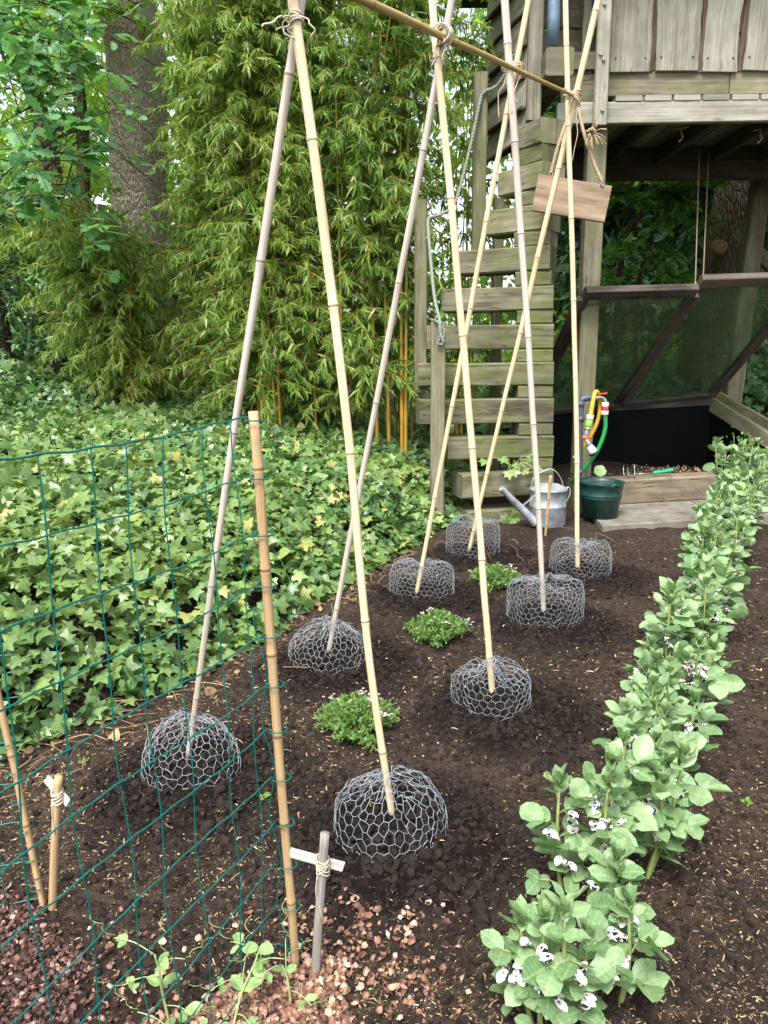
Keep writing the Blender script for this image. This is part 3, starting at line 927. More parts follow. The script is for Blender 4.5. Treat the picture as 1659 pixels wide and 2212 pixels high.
mb = MB()
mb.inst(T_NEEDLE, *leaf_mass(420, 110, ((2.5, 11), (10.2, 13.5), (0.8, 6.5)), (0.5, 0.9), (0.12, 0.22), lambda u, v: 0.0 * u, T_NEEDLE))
mb.inst(T_NEEDLE, *leaf_mass(170, 110, ((0.8, 9), (8.2, 12.5), (4.3, 6.0)), (0.5, 0.9), (0.16, 0.26), lambda u, v: 1.0 * (u < 1130), T_NEEDLE))  # unseen overhead leaf layer, added to block light from the wood below
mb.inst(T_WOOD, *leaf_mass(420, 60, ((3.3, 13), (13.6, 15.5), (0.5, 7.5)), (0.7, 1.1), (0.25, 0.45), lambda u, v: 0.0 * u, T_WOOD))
tag(mb.build('conifer_wood', M['conifer_shade_leaf']), "conifer wood behind and below the treehouse, leaves darkened for shade, with an added unseen canopy", "woodland", kind='stuff')


def trunk(pts, radii, sides=22, rough=0.05):
    P = spline(pts, 40); n_ = len(P)
    rr = np.interp(np.linspace(0, 1, n_), np.linspace(0, 1, len(radii)), radii)
    mb = MB().tube(P, rr, sides, 0.5, True)
    V = mb.V[0]
    c_ = np.repeat(P, sides, 0)
    d = V - c_
    a = np.tile(np.arange(sides), n_)
    k = 1 + rough * 2 * fbm(a * 0.9 + 3, np.repeat(np.arange(n_), sides) * 0.35, 1, 3) + rough * 1.5 * np.cos(a * 2 * np.pi / sides * 5 + 0.3)
    mb.V[0] = c_ + d * k[:, None]
    return mb


def branch_leaves(mb_stem, mb_leaf, tmpl, start, dirv, length, n_leaf, size, r0=0.006, droop=0.3, twigs=6, rbase=0.0, cluster=3, zspread=0.7, clear=False):
    """a limb with side twigs, leaves in rosettes along the twigs"""
    dirv = unit(dirv)
    t = np.linspace(0, 1, 8)
    L = start + dirv * length * t[:, None] + np.array([0, 0, -1.0]) * droop * length * (t ** 2)[:, None]
    mb_stem.tube(L, np.linspace(r0, r0 * 0.4, 8), 5)
    P = []; D = []
    for k in range(twigs):
        tt = 0.2 + 0.8 * (k + rng.random()) / twigs
        o_ = np.array([np.interp(tt, t, L[:, j]) for j in range(3)])
        d = unit(dirv * 0.6 + rng.normal(size=3) * np.array([0.8, 0.8, 0.45]))
        l = length * (0.22 + 0.3 * rng.random()) * (1.15 - 0.6 * tt)
        q = o_ + d * l * np.linspace(0, 1, 5)[:, None] + np.array([0, 0, -0.2 * l]) * (np.linspace(0, 1, 5) ** 2)[:, None]
        mb_stem.tube(q, np.linspace(r0 * 0.4, r0 * 0.18, 5), 4)
        for j in range(max(1, n_leaf // (twigs * cluster))):
            w = 0.35 + 0.65 * rng.random()
            pt = o_ + d * l * w + np.array([0, 0, -0.2 * l * w * w])
            for c_ in range(cluster):
                P.append(pt + rng.normal(size=3) * 0.01); D.append(d * 0.5 + rng.normal(size=3) * np.array([1, 1, zspread]))
    P = np.array(P); D = np.array(D)
    if clear:                                   # keep the view of the thick trunk mostly open
        u_, v_, _ = project(P); kp = ~((u_ > 215) & (u_ < 350) & (v_ < 430) & (rng.random(len(P)) < 0.6)); P, D = P[kp], D[kp]
    m_ = len(P)
    nr = unit(np.array([0, -0.35, 0.9]) + rng.normal(size=(m_, 3)) * 0.38)
    mb_leaf.inst(tmpl, P, D, nr, size * (0.7 + 0.6 * rng.random(m_)), np.clip(rbase + rng.random(m_), 0, 1))


# the big trunk behind the bamboo
gz = lambda p_: float(base_h(np.array([p_[0]]), np.array([p_[1]]))[0])
YT = 8.6
t0 = at(305, 440, YT); base = np.array([t0[0] + 0.05, YT, gz((t0[0], YT)) - 0.1])
tree = empty('broadleaf_tree', base, "thick grey barked trunk with a sawn off stub, rising behind the bamboo", "tree", "trees behind the garden")
trunk([base, at(300, 440, YT), at(297, 250, YT), at(288, 100, YT), at(262, -20, YT), at(235, -330, YT)], [0.36, 0.29, 0.29, 0.30, 0.30, 0.24]).build('trunk', M['bark'], tree, True)
st = at(240, 290, YT - 0.2)
mb = MB().lathe([(0.0, 0.14), (0.055, 0.14), (0.06, 0.12), (0.065, 0.0)], st + np.array([0.1, 0.1, -0.02]), 14, (-0.75, -0.6, 0.12))
mb.build('cut_stub', M['cut_wood'], tree, False)
ms_, ml_ = MB(), MB()
for k in range(16):
    a = rng.uniform(0, 2 * np.pi)
    branch_leaves(ms_, ml_, T_WOOD, at(260, -60 - 14 * k, YT), np.array([np.cos(a), np.sin(a), 0.55]), 2.2, 150, 0.11, 0.03, 0.25, 10)
br = ms_.build('limbs', M['bark'], tree, True); ml_.build('crown', M['wood_leaf'], tree)

# young oak with lobed leaves, upper left
YO = 7.4
ob = at(178, 700, YO); ob[2] = gz(ob) - 0.05
oak = empty('oak_tree', ob, "young oak with bluish green lobed leaves and a thin dark trunk, upper left", "tree", "trees behind the garden")
trunk([ob, at(180, 470, YO), at(180, 330, YO), at(168, 180, YO), at(150, 70, YO), at(128, -80, YO)], [0.075, 0.062, 0.058, 0.052, 0.045, 0.03], 14).build('trunk', M['bark_dark'], oak, True)
ms_, ml_ = MB(), MB()
for (sx, sy, tx, ty, Yb, L) in [(165, 170, 60, 160, 5.6, 1), (160, 120, 40, 40, 5.4, 1), (170, 240, 60, 310, 5.3, 1), (176, 300, 130, 400, 5.4, 1), (165, 150, 180, 100, 5.7, 1), (172, 260, 165, 270, 5.6, 1), (150, 60, 120, 5, 5.2, 1), (165, 200, 10, 220, 5.2, 1), (172, 280, 10, 330, 5.1, 1), (150, 60, -20, -10, 5.3, 1), (172, 260, 110, 215, 5.4, 1), (165, 160, 110, 120, 5.5, 1), (175, 300, 40, 390, 5.3, 1), (150, 40, 60, -40, 5.4, 1), (150, 20, 150, -60, 5.5, 1)]:
    a = at(sx, sy, YO - 0.06); e = at(tx, ty, Yb)
    branch_leaves(ms_, ml_, T_OAK, a, e - a, np.linalg.norm(e - a) * 1.05, 84, 0.125, 0.010, 0.05, 8, 0.0, 4, 0.45, True)
ms_.build('limbs', M['bark_dark'], oak, True); ml_.build('crown', M['oak'], oak)

# slender leaning tree at the left border
YS = 7.4
sb = at(110, 700, YS); sb[2] = gz(sb) - 0.05
sl = empty('slender_tree', sb, "slender dark leaning trunk at the far left, sky showing past it", "tree", "trees behind the garden")
trunk([sb, at(118, 440, YS), at(92, 270, YS), at(50, 150, YS), at(12, 50, YS), at(-30, -90, YS)], [0.10, 0.085, 0.075, 0.07, 0.065, 0.05], 14).build('trunk', M['bark_dark'], sl, True)
ms_, ml_ = MB(), MB()
for k in range(12):
    q = at(12 - 30 * rng.random(), 60 - 150 * rng.random(), YS)
    a = rng.uniform(0, 2 * np.pi)
    branch_leaves(ms_, ml_, T_WOOD, q, np.array([np.cos(a), np.sin(a), 0.3]), 1.3, 110, 0.10, 0.012, 0.3, 8)
ms_.build('limbs', M['bark_dark'], sl, True); ml_.build('crown', M['wood_leaf'], sl)

# dark yew low on the left
yb = at(10, 720, 7.6); yb[2] = gz(yb)
yew = empty('yew_bush', yb, "dark green yew bush with feathery sprays at the left edge", "bush")
ms_, ml_ = MB(), MB()
for k in range(70):
    t = rng.random()
    q = at(-60 + 130 * rng.random(), 400 + 330 * t, 7.3 + 0.9 * rng.random())
    branch_leaves(ms_, ml_, T_NEEDLE, q, np.array([rng.normal() + 0.4, -0.7, -0.1]), 0.5, 70, 0.085, 0.006, 0.35, 8, 0.1, 3)
trunk([yb, at(-20, 560, 7.9), at(-20, 420, 7.9)], [0.08, 0.06, 0.03], 10).build('trunk', M['bark_dark'], yew, True)
ms_.build('limbs', M['bark_dark'], yew, True); ml_.build('crown', M['conifer_shade_leaf'], yew)

# trees seen below the treehouse
YR = 9.0
tb = at(1505, 830, YR); tb[2] = gz(tb) - 0.1
t2 = empty('conifer_tree', tb, "stout dark trunk with a round branch scar, behind the leaning post", "tree", "trees behind the garden")
trunk([tb, at(1512, 780, YR), at(1560, 600, YR), at(1590, 440, YR), at(1602, 330, YR), at(1606, 150, YR)], [0.25, 0.23, 0.24, 0.235, 0.22, 0.2]).build('trunk', M['bark_dark'], t2, True)
MB().lathe([(0.0, 0.012), (0.048, 0.012), (0.056, 0.018), (0.075, 0.010), (0.09, -0.04)], at(1556, 533, YR - 0.235), 18, (0.05, -1, 0.1)).build('branch_scar', M['scar'], t2)
ms_, ml_ = MB(), MB()
for k in range(10):
    a = rng.uniform(0, 2 * np.pi)
    branch_leaves(ms_, ml_, T_NEEDLE, at(1606, 180 - 6 * k, YR), np.array([np.cos(a), np.sin(a), 0.25]), 1.6, 120, 0.14, 0.02, 0.3, 10)
ms_.build('limbs', M['bark_dark'], t2, True); ml_.build('crown', M['conifer_shade_leaf'], t2)
YH = 8.8
for (lab, pts, rr, sp) in [
    ("thin forked stem with light hazel leaves, seen under the treehouse deck", [(1335, 760), (1338, 610), (1352, 520), (1392, 440), (1410, 300)], [0.045, 0.04, 0.035, 0.03, 0.02],
     [(1380, 440, 1330, 400), (1390, 420, 1440, 395), (1400, 380, 1470, 420), (1400, 360, 1520, 370), (1385, 440, 1500, 455), (1400, 400, 1330, 360), (1405, 330, 1480, 365)]),
    ("dark bare stem leaning beside the light hazel, under the treehouse deck", [(1375, 780), (1380, 620), (1400, 540), (1425, 450), (1440, 330)], [0.03, 0.026, 0.022, 0.018, 0.012],
     [(1400, 540, 1320, 545), (1405, 520, 1480, 570), (1390, 590, 1460, 610), (1385, 600, 1310, 600)])]:
    hb = at(*pts[0], YH); hb[2] = gz(hb) - 0.05
    hz = empty('hazel_tree', hb, lab, "tree", "hazel stems below the deck")
    trunk([hb] + [at(a, b_, YH) for a, b_ in pts[1:]], rr, 10).build('trunk', M['bark_dark'], hz, True)
    ms_, ml_ = MB(), MB()
    for (a, b_, e, f_) in sp:
        p0 = at(a, b_, YH); p1 = at(e, f_, YH - 0.5)
        branch_leaves(ms_, ml_, T_OVAL, p0, p1 - p0, np.linalg.norm(p1 - p0) * 1.15, 140, 0.10, 0.008, 0.12, 8, 0.0, 3, 0.3)
    ms_.build('limbs', M['bark_dark'], hz, True); ml_.build('crown', M['hazel'], hz)

# ------------------------------------------------------------------ bamboo clumps


def culm_pts(b0, lean, L, n=14):
    t = np.linspace(0, 1, n)
    lean = np.asarray(lean, float)
    return b0 + np.stack([lean[0] * L * t ** 1.5, lean[1] * L * t ** 1.5, L * t * (1 - 0.10 * t * (abs(lean[0]) + abs(lean[1])))], 1)


def bamboo(label, culms, twigs, t0, tl, lpt, lsize, face=-0.35):
    b0 = culms[0][0]
    root = empty('bamboo_clump', b0, label, "bamboo", "bamboo clumps on the ivy bank")
    P = []; D = []; tw = MB()
    for (cb, lean, L, r_) in culms:
        C_ = culm_pts(cb, lean, L)
        mb = MB()
        # jointed stem: slight swelling at each node
        l = np.linspace(0, 1, 60); Q = np.stack([np.interp(l, np.linspace(0, 1, len(C_)), C_[:, j]) for j in range(3)], 1)
        rr = r_ * (1 - 0.65 * l) * (1 + 0.18 * (np.arange(60) % 6 == 0))
        mb.tube(Q, rr, 7, random.random() * 0.9)
        mb.build('culm', M['culm'], root, True)
        for k in range(int(twigs * L / 4)):
            t = t0 + (1 - t0) * rng.random() ** 0.9
            o_ = np.array([np.interp(t, np.linspace(0, 1, len(C_)), C_[:, j]) for j in range(3)])
            a = rng.uniform(0, 2 * np.pi)
            d = unit(np.array([np.cos(a), np.sin(a) + face, 1.1 * rng.random() - 0.15]))
            ln = tl * (0.5 + 0.8 * rng.random()) * (1.1 - 0.45 * t)
            s_ = np.linspace(0, 1, 6)
            eu, ev, _ = project(o_ + d * ln * 0.8)
            if eu < 335 + 40 * rng.random() and ev < 400 + 60 * rng.random() and rng.random() < 0.82:
                continue
            q = o_ + d * ln * s_[:, None] + np.array([0, 0, -0.45 * ln]) * (s_ ** 2)[:, None]
            tw.tube(q, np.linspace(0.0028, 0.0010, 6), 3, random.random() * 0.9, False)
            for j in range(lpt):
                w = 0.15 + 0.85 * rng.random() ** 0.8
                pt = np.array([np.interp(w, s_, q[:, c_]) for c_ in range(3)])
                tg = d + np.array([0, 0, -1.0 * w])
                P.append(pt); D.append(unit(tg) * 0.7 + np.array([0, 0, -0.60]) + rng.normal(size=3) * 0.60)
    P = np.array(P); D = np.array(D); m_ = len(P)
    nr = unit(np.array([0, -0.55, 0.65]) + rng.normal(size=(m_, 3)) * 0.5)
    rn = np.clip(rng.beta(2, 2.4, m_) + 0.5 * fbm(P[:, 0] * 1.2, P[:, 2] * 1.2 + P[:, 1], 1, 2), 0, 0.97)
    rn = np.where(rng.random(m_) < 0.03, 1.0, rn)
    tw.build('branches', M['culm'], root, True)
    MB().inst(T_BAM, P, D, nr, lsize * (0.6 + 0.85 * rng.random(m_)), rn, 0.75 + 0.4 * rng.random(m_)).build('foliage', M['bamboo_leaf'], root)
    return root


def cb(px, Y):
    d = ray(px, 900)
    x_ = d[0] / d[1] * Y
    return np.array([x_, Y, gz((x_, Y)) + 0.02])


cul = []
for k in range(16):
    px = 225 + 110 * rng.random(); Y = 6.6 + 0.8 * rng.random()
    cul.append((cb(px, Y), (0.22 * (px - 275) / 60 + 0.14 * rng.normal() - 0.05, -0.10 + 0.12 * rng.normal()), 1.5 + 0.9 * rng.random(), 0.010))
bamboo("low bushy bamboo with orange stems, left of the tall clump", cul, 120, 0.16, 0.56, 42, 0.070)
cul = []
for k in range(22):
    gx_c = (520, 575, 590, 640, 690, 745)[k % 6]
    px = gx_c + 16 * rng.normal(); Y = 6.2 + 1.2 * rng.random()
    cul.append((cb(px, Y), (0.10 * (px - 610) / 150 + 0.07 * rng.normal(), -0.06 + 0.08 * rng.normal()), 3.4 + 1.3 * rng.random(), 0.009 + 0.004 * rng.random()))
for px in (566, 596, 604, 682, 741):
    cul.append((cb(px, 5.9 + 0.25 * rng.random()), (0.05 * rng.normal(), 0.02), 4.2, 0.012))
bamboo("tall dense clump of yellow stemmed bamboo behind the first cane pair", cul, 112, 0.10, 0.58, 42, 0.072)
cul = []
for (px, lx) in ((868, 0.0), (876, 0.015), (840, -0.03), (815, -0.05)):
    cul.append((cb(px, 6.15), (lx, 0.02), 4.6, 0.016))
for k in range(5):
    px = 780 + 120 * rng.random()
    cul.append((cb(px, 6.6 + 0.5 * rng.random()), (0.05 * rng.normal(), 0.0), 3.8 + 0.6 * rng.random(), 0.012))
bamboo("airy bamboo with two thick orange culms beside the stair posts", cul, 54, 0.14, 0.5, 34, 0.085)
cul = []
for k in range(5):
    cul.append((cb(985 + 40 * rng.random(), 7.3 + 0.4 * rng.random()), (0.02 * rng.normal(), -0.04), 3.6 + 0.5 * rng.random(), 0.011))
bamboo("thin bamboo showing between the stair posts, sky behind its top", cul, 20, 0.2, 0.45, 26, 0.09)

# ------------------------------------------------------------------ staircase of stacked sleepers
PV = at(1197, 780, 5.55)[:2]                    # right-hand front corner every step turns about
stair = empty('sleeper_staircase', (PV[0], PV[1], 0), "winding outdoor stair of mossy stacked sleepers climbing to the treehouse", "staircase")
STEPS = [  # left px, left py, right px, top py, bottom py, angle (left end away from camera > 0)
    (1010, 1120, 1185, 1094, 1150, -16), (998, 1065, 1196, 1016, 1068, -13), (967, 980, 1197, 940, 988, -9), (906, 900, 1197, 860, 914, -4), (903, 815, 1197, 782, 833, 2),
    (921, 730, 1197, 699, 754, 7), (954, 650, 1196, 616, 669, 14), (988, 565, 1189, 528, 583, 23), (1045, 478, 1183, 437, 495, 36), (1076, 395, 1171, 346, 404, 55), (1119, 300, 1168, 251, 307, 66)]
SPAC = [(1130, 1019, 991), (1126, 940, 913), (1120, 862, 834), (1134, 781, 753), (1119, 699, 672), (1130, 612, 585), (1134, 525, 497), (1140, 436, 405), (1146, 344, 308)]
STEP_Z = []
for k, (lx, ly, rx, ty, by, ang) in enumerate(STEPS):
    pr = at(rx, ty, 5.55); zt = pr[2]; zb = at(rx, by, 5.55)[2]
    if k == 0:
        zb = -0.05
    d = np.array([-math.cos(R(ang)), math.sin(R(ang)), 0])
    nrm = np.array([math.sin(R(ang)), math.cos(R(ang)), 0])
    dr_ = ray(lx, ly); o_ = np.array([0, 0, H])
    tt = ((pr - o_) @ nrm) / (dr_ @ nrm)
    L = ((o_ + dr_ * tt - pr) @ d)
    dep = 0.24
    c0 = np.array([pr[0], pr[1], (zt + zb) / 2]) + nrm * dep / 2
    MB().plank(c0, c0 + d * L, zt - zb - 0.003, dep, (0, 0, 1), 0.010, 10, 0.006).build('sleeper', M['sleeper'], stair)
    STEP_Z.append((zt, zb, d, nrm, L, pr))
for k, (lx, by, ty) in enumerate(SPAC):
    zt_, zb_, d, nrm, L, pr = STEP_Z[k + 1]
    z1 = zt_ + 0.0015; z2 = STEP_Z[k + 2][1] - 0.0015
    a2 = (STEPS[k + 1][5] + STEPS[k + 2][5]) / 2
    d = np.array([-math.cos(R(a2)), math.sin(R(a2)), 0]); nrm = np.array([math.sin(R(a2)), math.cos(R(a2)), 0])
    if z2 - z1 < 0.02:
        continue
    pr2 = (pr + STEP_Z[k + 2][5]) / 2
    c0 = np.array([pr2[0], pr2[1], (z1 + z2) / 2]) + nrm * 0.12
    MB().plank(c0 + d * 0.004, c0 + d * 0.26, z2 - z1, 0.22, (0, 0, 1), 0.008, 3, 0.003).build('spacer_block', M['sleeper'], stair)


def post(px0, px1, ytop, ybot, Y, name, parent, mat, th=None, zbot=None):
    a = at((px0 + px1) / 2, ytop, Y); b_ = at((px0 + px1) / 2, ybot, Y)
    xm_ = at((px0 + px1) / 2, (max(ytop, 0) + ybot) / 2, Y)[0]; a[0] = xm_; b_[0] = xm_
    if zbot is not None: b_[2] = zbot
    w = (px1 - px0) / FPX * depth(a)
    MB().plank(b_, a, w, th or w, (1, 0, 0), 0.008, 6, 0.003).build(name, mat, parent)
    return a, b_, w


post(895, 922, 433, 842, 5.85, 'handrail_post', stair, M['wood'], 0.10)
post(930, 960, 695, 1010, 5.36, 'handrail_post', stair, M['wood'], 0.11, -0.05)
post(1021, 1050, 160, 545, 6.05, 'handrail_post', stair, M['wood'], 0.11)
post(1062, 1084, 430, 900, 6.35, 'support_post', stair, M['sleeper'], 0.10, 0.1)
a = at(1072, 620, 6.4); b_ = at(990, 640, 6.4)


# braided handrail rope
def rope(mb, pts, r_, strands=3, pitch=0.06, n=120, rnd=0.5, sides=6):
    P = spline(pts, n)
    l = np.concatenate([[0], np.cumsum(np.linalg.norm(np.diff(P, axis=0), axis=1))])
    m_ = max(20, int(l[-1] / (pitch / 8)))
    s_ = np.linspace(0, l[-1], m_)
    P = np.stack([np.interp(s_, l, P[:, j]) for j in range(3)], 1)
    T = unit(np.gradient(P, axis=0))
    u = unit(np.cross(T, np.array([0.3, 1, 0.2]))); v = np.cross(T, u)
    for k in range(strands):
        ph = 2 * np.pi * (s_ / pitch + k / strands)
        mb.tube(P + 0.52 * r_ * (np.cos(ph)[:, None] * u + np.sin(ph)[:, None] * v), r_ * 0.62, sides, rnd, True)


mb = MB()
rope(mb, [at(958, 740, 5.28), at(950, 715, 5.28), at(950, 692, 5.30), at(940, 650, 5.42), at(934, 600, 5.52), at(927, 520, 5.66), at(925, 478, 5.76), at(930, 470, 5.78), at(955, 462, 5.82), at(982, 440, 5.86), at(1003, 370, 5.90), at(1022, 290, 5.94), at(1036, 225, 5.97), at(1045, 200, 5.98), at(1080, 178, 5.92), at(1120, 95, 5.8), at(1142, 0, 5.7), at(1150, -60, 5.68)], 0.0115, 3, 0.08)
rope(mb, [at(938, 690, 5.29), at(952, 705, 5.28), at(948, 735, 5.28), at(945, 742, 5.28), at(955, 742, 5.28), at(960, 710, 5.29)], 0.009, 2, 0.05)
tag(mb.build('rope_handrail', M['blue_rope'], None, True), "grey braided rope slung between the stair posts as a handrail", "rope")

# ------------------------------------------------------------------ treehouse
YF = 5.75
th = empty('treehouse', at(1228, 1105, 5.6) * np.array([1, 1, 0]), "raised wooden treehouse with waney edged boards on a tall post", "treehouse")
pa, pb, pw = post(1250, 1290, 250, 1105, 5.89, 'main_post', th, M['wood'], 0.13, -0.05)
# deck: rim joist, boards, joists, rear beam
zj0 = at(1430, 266, YF)[2]; zj1 = at(1430, 219, YF)[2]
x_l = at(1204, 245, YF)[0]; x_r = 5.2
MB().plank((x_l, YF + 0.03, (zj0 + zj1) / 2), (x_r, YF + 0.03, (zj0 + zj1) / 2 + 0.02), zj1 - zj0, 0.06, (0, 0, 1), 0.006, 10, 0.002).build('rim_joist', M['clad'], th)
MB().plank((x_l, YF + 1.25, (zj0 + zj1) / 2 - 0.06), (x_r, YF + 1.25, (zj0 + zj1) / 2 - 0.06), 0.26, 0.09, (0, 0, 1), 0.006, 8, 0.002).build('rear_beam', M['dark_wood'], th)
k = 0; x_ = x_l + 0.25
while x_ < x_r:
    MB().plank((x_, YF + 0.065, (zj0 + zj1) / 2 - 0.01), (x_, YF + 1.2, (zj0 + zj1) / 2 - 0.01), zj1 - zj0 - 0.02, 0.05, (0, 0, 1), 0.004, 3, 0.002).build('joist', M['dark_wood'], th)
    x_ += 0.45
x_ = x_l + 0.40; bw = 0.205
while x_ < x_r:
    MB().plank((x_ + bw / 2, YF - 0.005, zj1 + 0.023), (x_ + bw / 2, YF + 2.4, zj1 + 0.023), bw - 0.018, 0.036, (1, 0, 0), 0.005, 6, 0.001).build('deck_board', M['clad'], th)
    x_ += bw
# front wall
YW = 5.83
zb1 = at(1450, 155, YW)[2]; zb0 = at(1450, 203, YW)[2]
xa = at(1311, 180, YW)[0]; xm = at(1577, 180, YW)[0]
hgt_top = 4.35
MB().plank((xa, YW + 0.03, (zb0 + zb1) / 2), (xm, YW + 0.03, (zb0 + zb1) / 2 + 0.005), zb1 - zb0 + 0.01, 0.03, (0, 0, 1), 0.004, 6, 0.001).build('skirt_board', M['wood'], th)
MB().plank((xm + 0.008, YW + 0.03, (zb0 + zb1) / 2 + 0.004), (x_r, YW + 0.03, (zb0 + zb1) / 2 + 0.02), zb1 - zb0 + 0.01, 0.03, (0, 0, 1), 0.004, 6, 0.001).build('skirt_board', M['wood'], th)
k = 0
zz = zb1 + 0.02
while zz < hgt_top - 0.2:                       # brown boards behind the gaps
    MB().plank((xa, YW + 0.035, zz + 0.11), (x_r, YW + 0.035, zz + 0.11), 0.215, 0.02, (0, 0, 1), 0.004, 4, 0.001).build('backing_board', M['brown_board'], th)
    zz += 0.23
bx = [(1316, 1405), (1413, 1508), (1516, 1592), (1604, 1690), (1698, 1780), (1790, 1870), (1880, 1960), (1970, 2050)]
for j, (a, b_) in enumerate(bx):
    X0 = at(a, 150, YW - 0.01)[0]; X1 = at(b_, 150, YW - 0.01)[0]
    zlo = zb1 + 0.006 * math.sin(j * 2.1)
    xc = (X0 + X1) / 2
    tilt = (0.0, 0.01, 0.03, 0.05, 0.02, 0, 0.01, 0)[j]
    if j:                                       # strip of bark left on the board's edge
        MB().plank((X0 - 0.008, YW + 0.014, zlo + 0.002), (X0 + tilt - 0.004, YW + 0.014, hgt_top), 0.034, 0.018, (1, 0, 0), 0.004, 34, 0.0, 0.022).build('bark_strip', M['bark_edge'], th)
    MB().plank((xc, YW, zlo), (xc + tilt, YW, hgt_top), X1 - X0 - 0.006, 0.026, (1, 0, 0), 0.005, 30, 0.0, 0.022 if j else 0.006).build('wall_board', M['clad'], th)
    for q in (0.14, 0.86):
        MB().lathe([(0, 0.004), (0.006, 0.004), (0.007, 0.0)], (X0 + (X1 - X0) * q, YW - 0.0135, zlo + 0.085), 8, (0, -1, 0)).build('nail', M['black'], th)
# corner post of the wall with bolts
pa, pb, pw = post(1286, 1316, -400, 271, 5.70, 'corner_post', th, M['clad'], 0.05)
for (bx_, by_) in ((1306, 9), (1297, 117), (1304, 129), (1301, 238)):
    MB().lathe([(0, 0.012), (0.010, 0.011), (0.013, 0.005), (0.013, -0.004)], at(bx_, by_, 5.672), 12, (0, -1, 0)).build('bolt', M['bolt'], th)
MB().lathe([(0, 0.014), (0.014, 0.012), (0.017, 0.004), (0.017, -0.004)], at(1251, 247, YF - 0.003), 12, (0, -1, 0)).build('bolt', M['bolt'], th)
# recessed bay: horizontal boards, drainpipe, projecting beam end
for j, (ya, yb_) in enumerate(((-120, -62), (-60, -2), (0, 62), (67, 120))):
    z0 = at(1230, yb_, 6.2)[2]; z1 = at(1230, ya, 6.2)[2]
    MB().plank((at(1150, 60, 6.2)[0], 6.2, (z0 + z1) / 2), (at(1320, 60, 6.2)[0], 6.2, (z0 + z1) / 2), z1 - z0, 0.025, (0, 0, 1), 0.004, 12, 0.0, 0.01).build('bay_board', M['wood'], th)
post(1258, 1276, -300, 130, 5.95, 'bay_batten', th, M['clad2'], 0.03)
MB().plank(at(1228, 134, 5.95), at(1290, 133, 5.95), 0.115, 0.05, (0, 0, 1), 0.004, 2).build('ledger', M['wood'], th)
MB().plank(at(1210, 205, 5.97), at(1300, 203, 5.97), 0.26, 0.03, (0, 0, 1), 0.004, 4, 0.001).build('ledger', M['sleeper'], th)
z_a = at(1210, 101, 5.55)[2]; z_b = at(1210, 163, 5.55)[2]
xb0 = at(1179, 130, 5.55)[0]; xb1 = at(1240, 130, 5.55)[0]
MB().plank(((xb0 + xb1) / 2, 5.55, (z_a + z_b) / 2), ((xb0 + xb1) / 2 - 0.02, 6.6, (z_a + z_b) / 2), xb1 - xb0, z_a - z_b, (1, 0, 0), 0.012, 4, 0.004).build('beam_end', M['wood'], th)
pp = at(1194, 100, 5.62); pt = pp.copy(); pt[2] = 4.5
MB().tube(np.linspace(pp, pt, 8), 0.042, 20, 0.5).build('drainpipe', M['blue_pipe'], th, True)
# left gable wall with lapped waney boards
pa, pb, pw = post(1139, 1171, -400, 262, 5.74, 'side_post', th, M['clad2'], 0.07)
n0 = np.array([at(1142, 100, 5.80)[0], 5.80]); n1 = np.array([at(1058, 150, 6.48)[0], 6.48])
wdir = np.array([*(n1 - n0), 0]); outn = unit(np.cross(unit(wdir), [0, 0, 1.0]))
if outn[0] > 0: outn = -outn
zz = at(1060, 345, 6.48)[2]
j = 0
while zz < 4.4:
    p0_ = np.array([*n0, zz + 0.10]) + outn * 0.012 * (j % 2); p1_ = np.array([*n1, zz + 0.10]) + outn * 0.012 * (j % 2)
    sd = unit(np.array([0, 0, 1.0]) - outn * 0.13)
    MB().plank(p0_, p1_, 0.245, 0.024, sd, 0.004, 18, 0.0, 0.02, None, -1).build('side_board', M['clad2'], th)
    ed = sd * 0.122
    MB().plank(p0_ - ed + outn * 0.008, p1_ - ed + outn * 0.008, 0.022, 0.03, sd, 0.004, 18, 0.0, 0.012).build('bark_strip', M['bark_edge'], th)
    zz += 0.205; j += 1
MB().plank(np.array([*n0, 3.6]) - outn * 0.06, np.array([*n1, 3.6]) - outn * 0.06, 1.7, 0.03, (0, 0, 1), 0.004, 2).build('inner_panel', M['dark_wood'], th)
zt_ = 4.4
MB().plank((n1[0] - 0.25, 6.6, zt_ + 0.05), (x_r + 0.2, 6.6, zt_ + 0.05), 2.6, 0.05, (0, 1, 0), 0.004, 2).build('shade_roof', M['dark_wood'], th)  # unseen slab above the walls, added to cast shade
# twig hooks under the deck
for (hx, hy) in ((1471, 283), (1642, 285)):
    c0 = at(hx, hy, YF + 0.25)
    mb = MB()
    top_ = c0.copy(); top_[2] = zj0 + 0.03
    mb.tube(spline([top_, c0 + [0, 0, 0.03], c0, c0 + [0.01, -0.01, -0.05], c0 + [-0.02, -0.02, -0.08]], 16), 0.006, 6)
    mb.tube(spline([c0 + [-0.05, 0, 0.01], c0 + [0.05, -0.01, 0.025]], 4), 0.006, 6)
    mb.build('hook', M['cut_wood'], th, True)
# far posts of the treehouse, to the right
a = at(1650, 345, 7.5); b_ = at(1578, 880, 7.5); b_ = b_ + (b_ - a) * 0.25
MB().plank(b_, a, 0.16, 0.12, (1, 0, 0.1), 0.008, 6, 0.003).build('rear_post', M['wood'], th)
MB().plank(at(1590, 500, 7.7), at(1720, 620, 7.3), 0.10, 0.06, (0, 0, 1), 0.006, 3).build('brace', M['sleeper'], th)

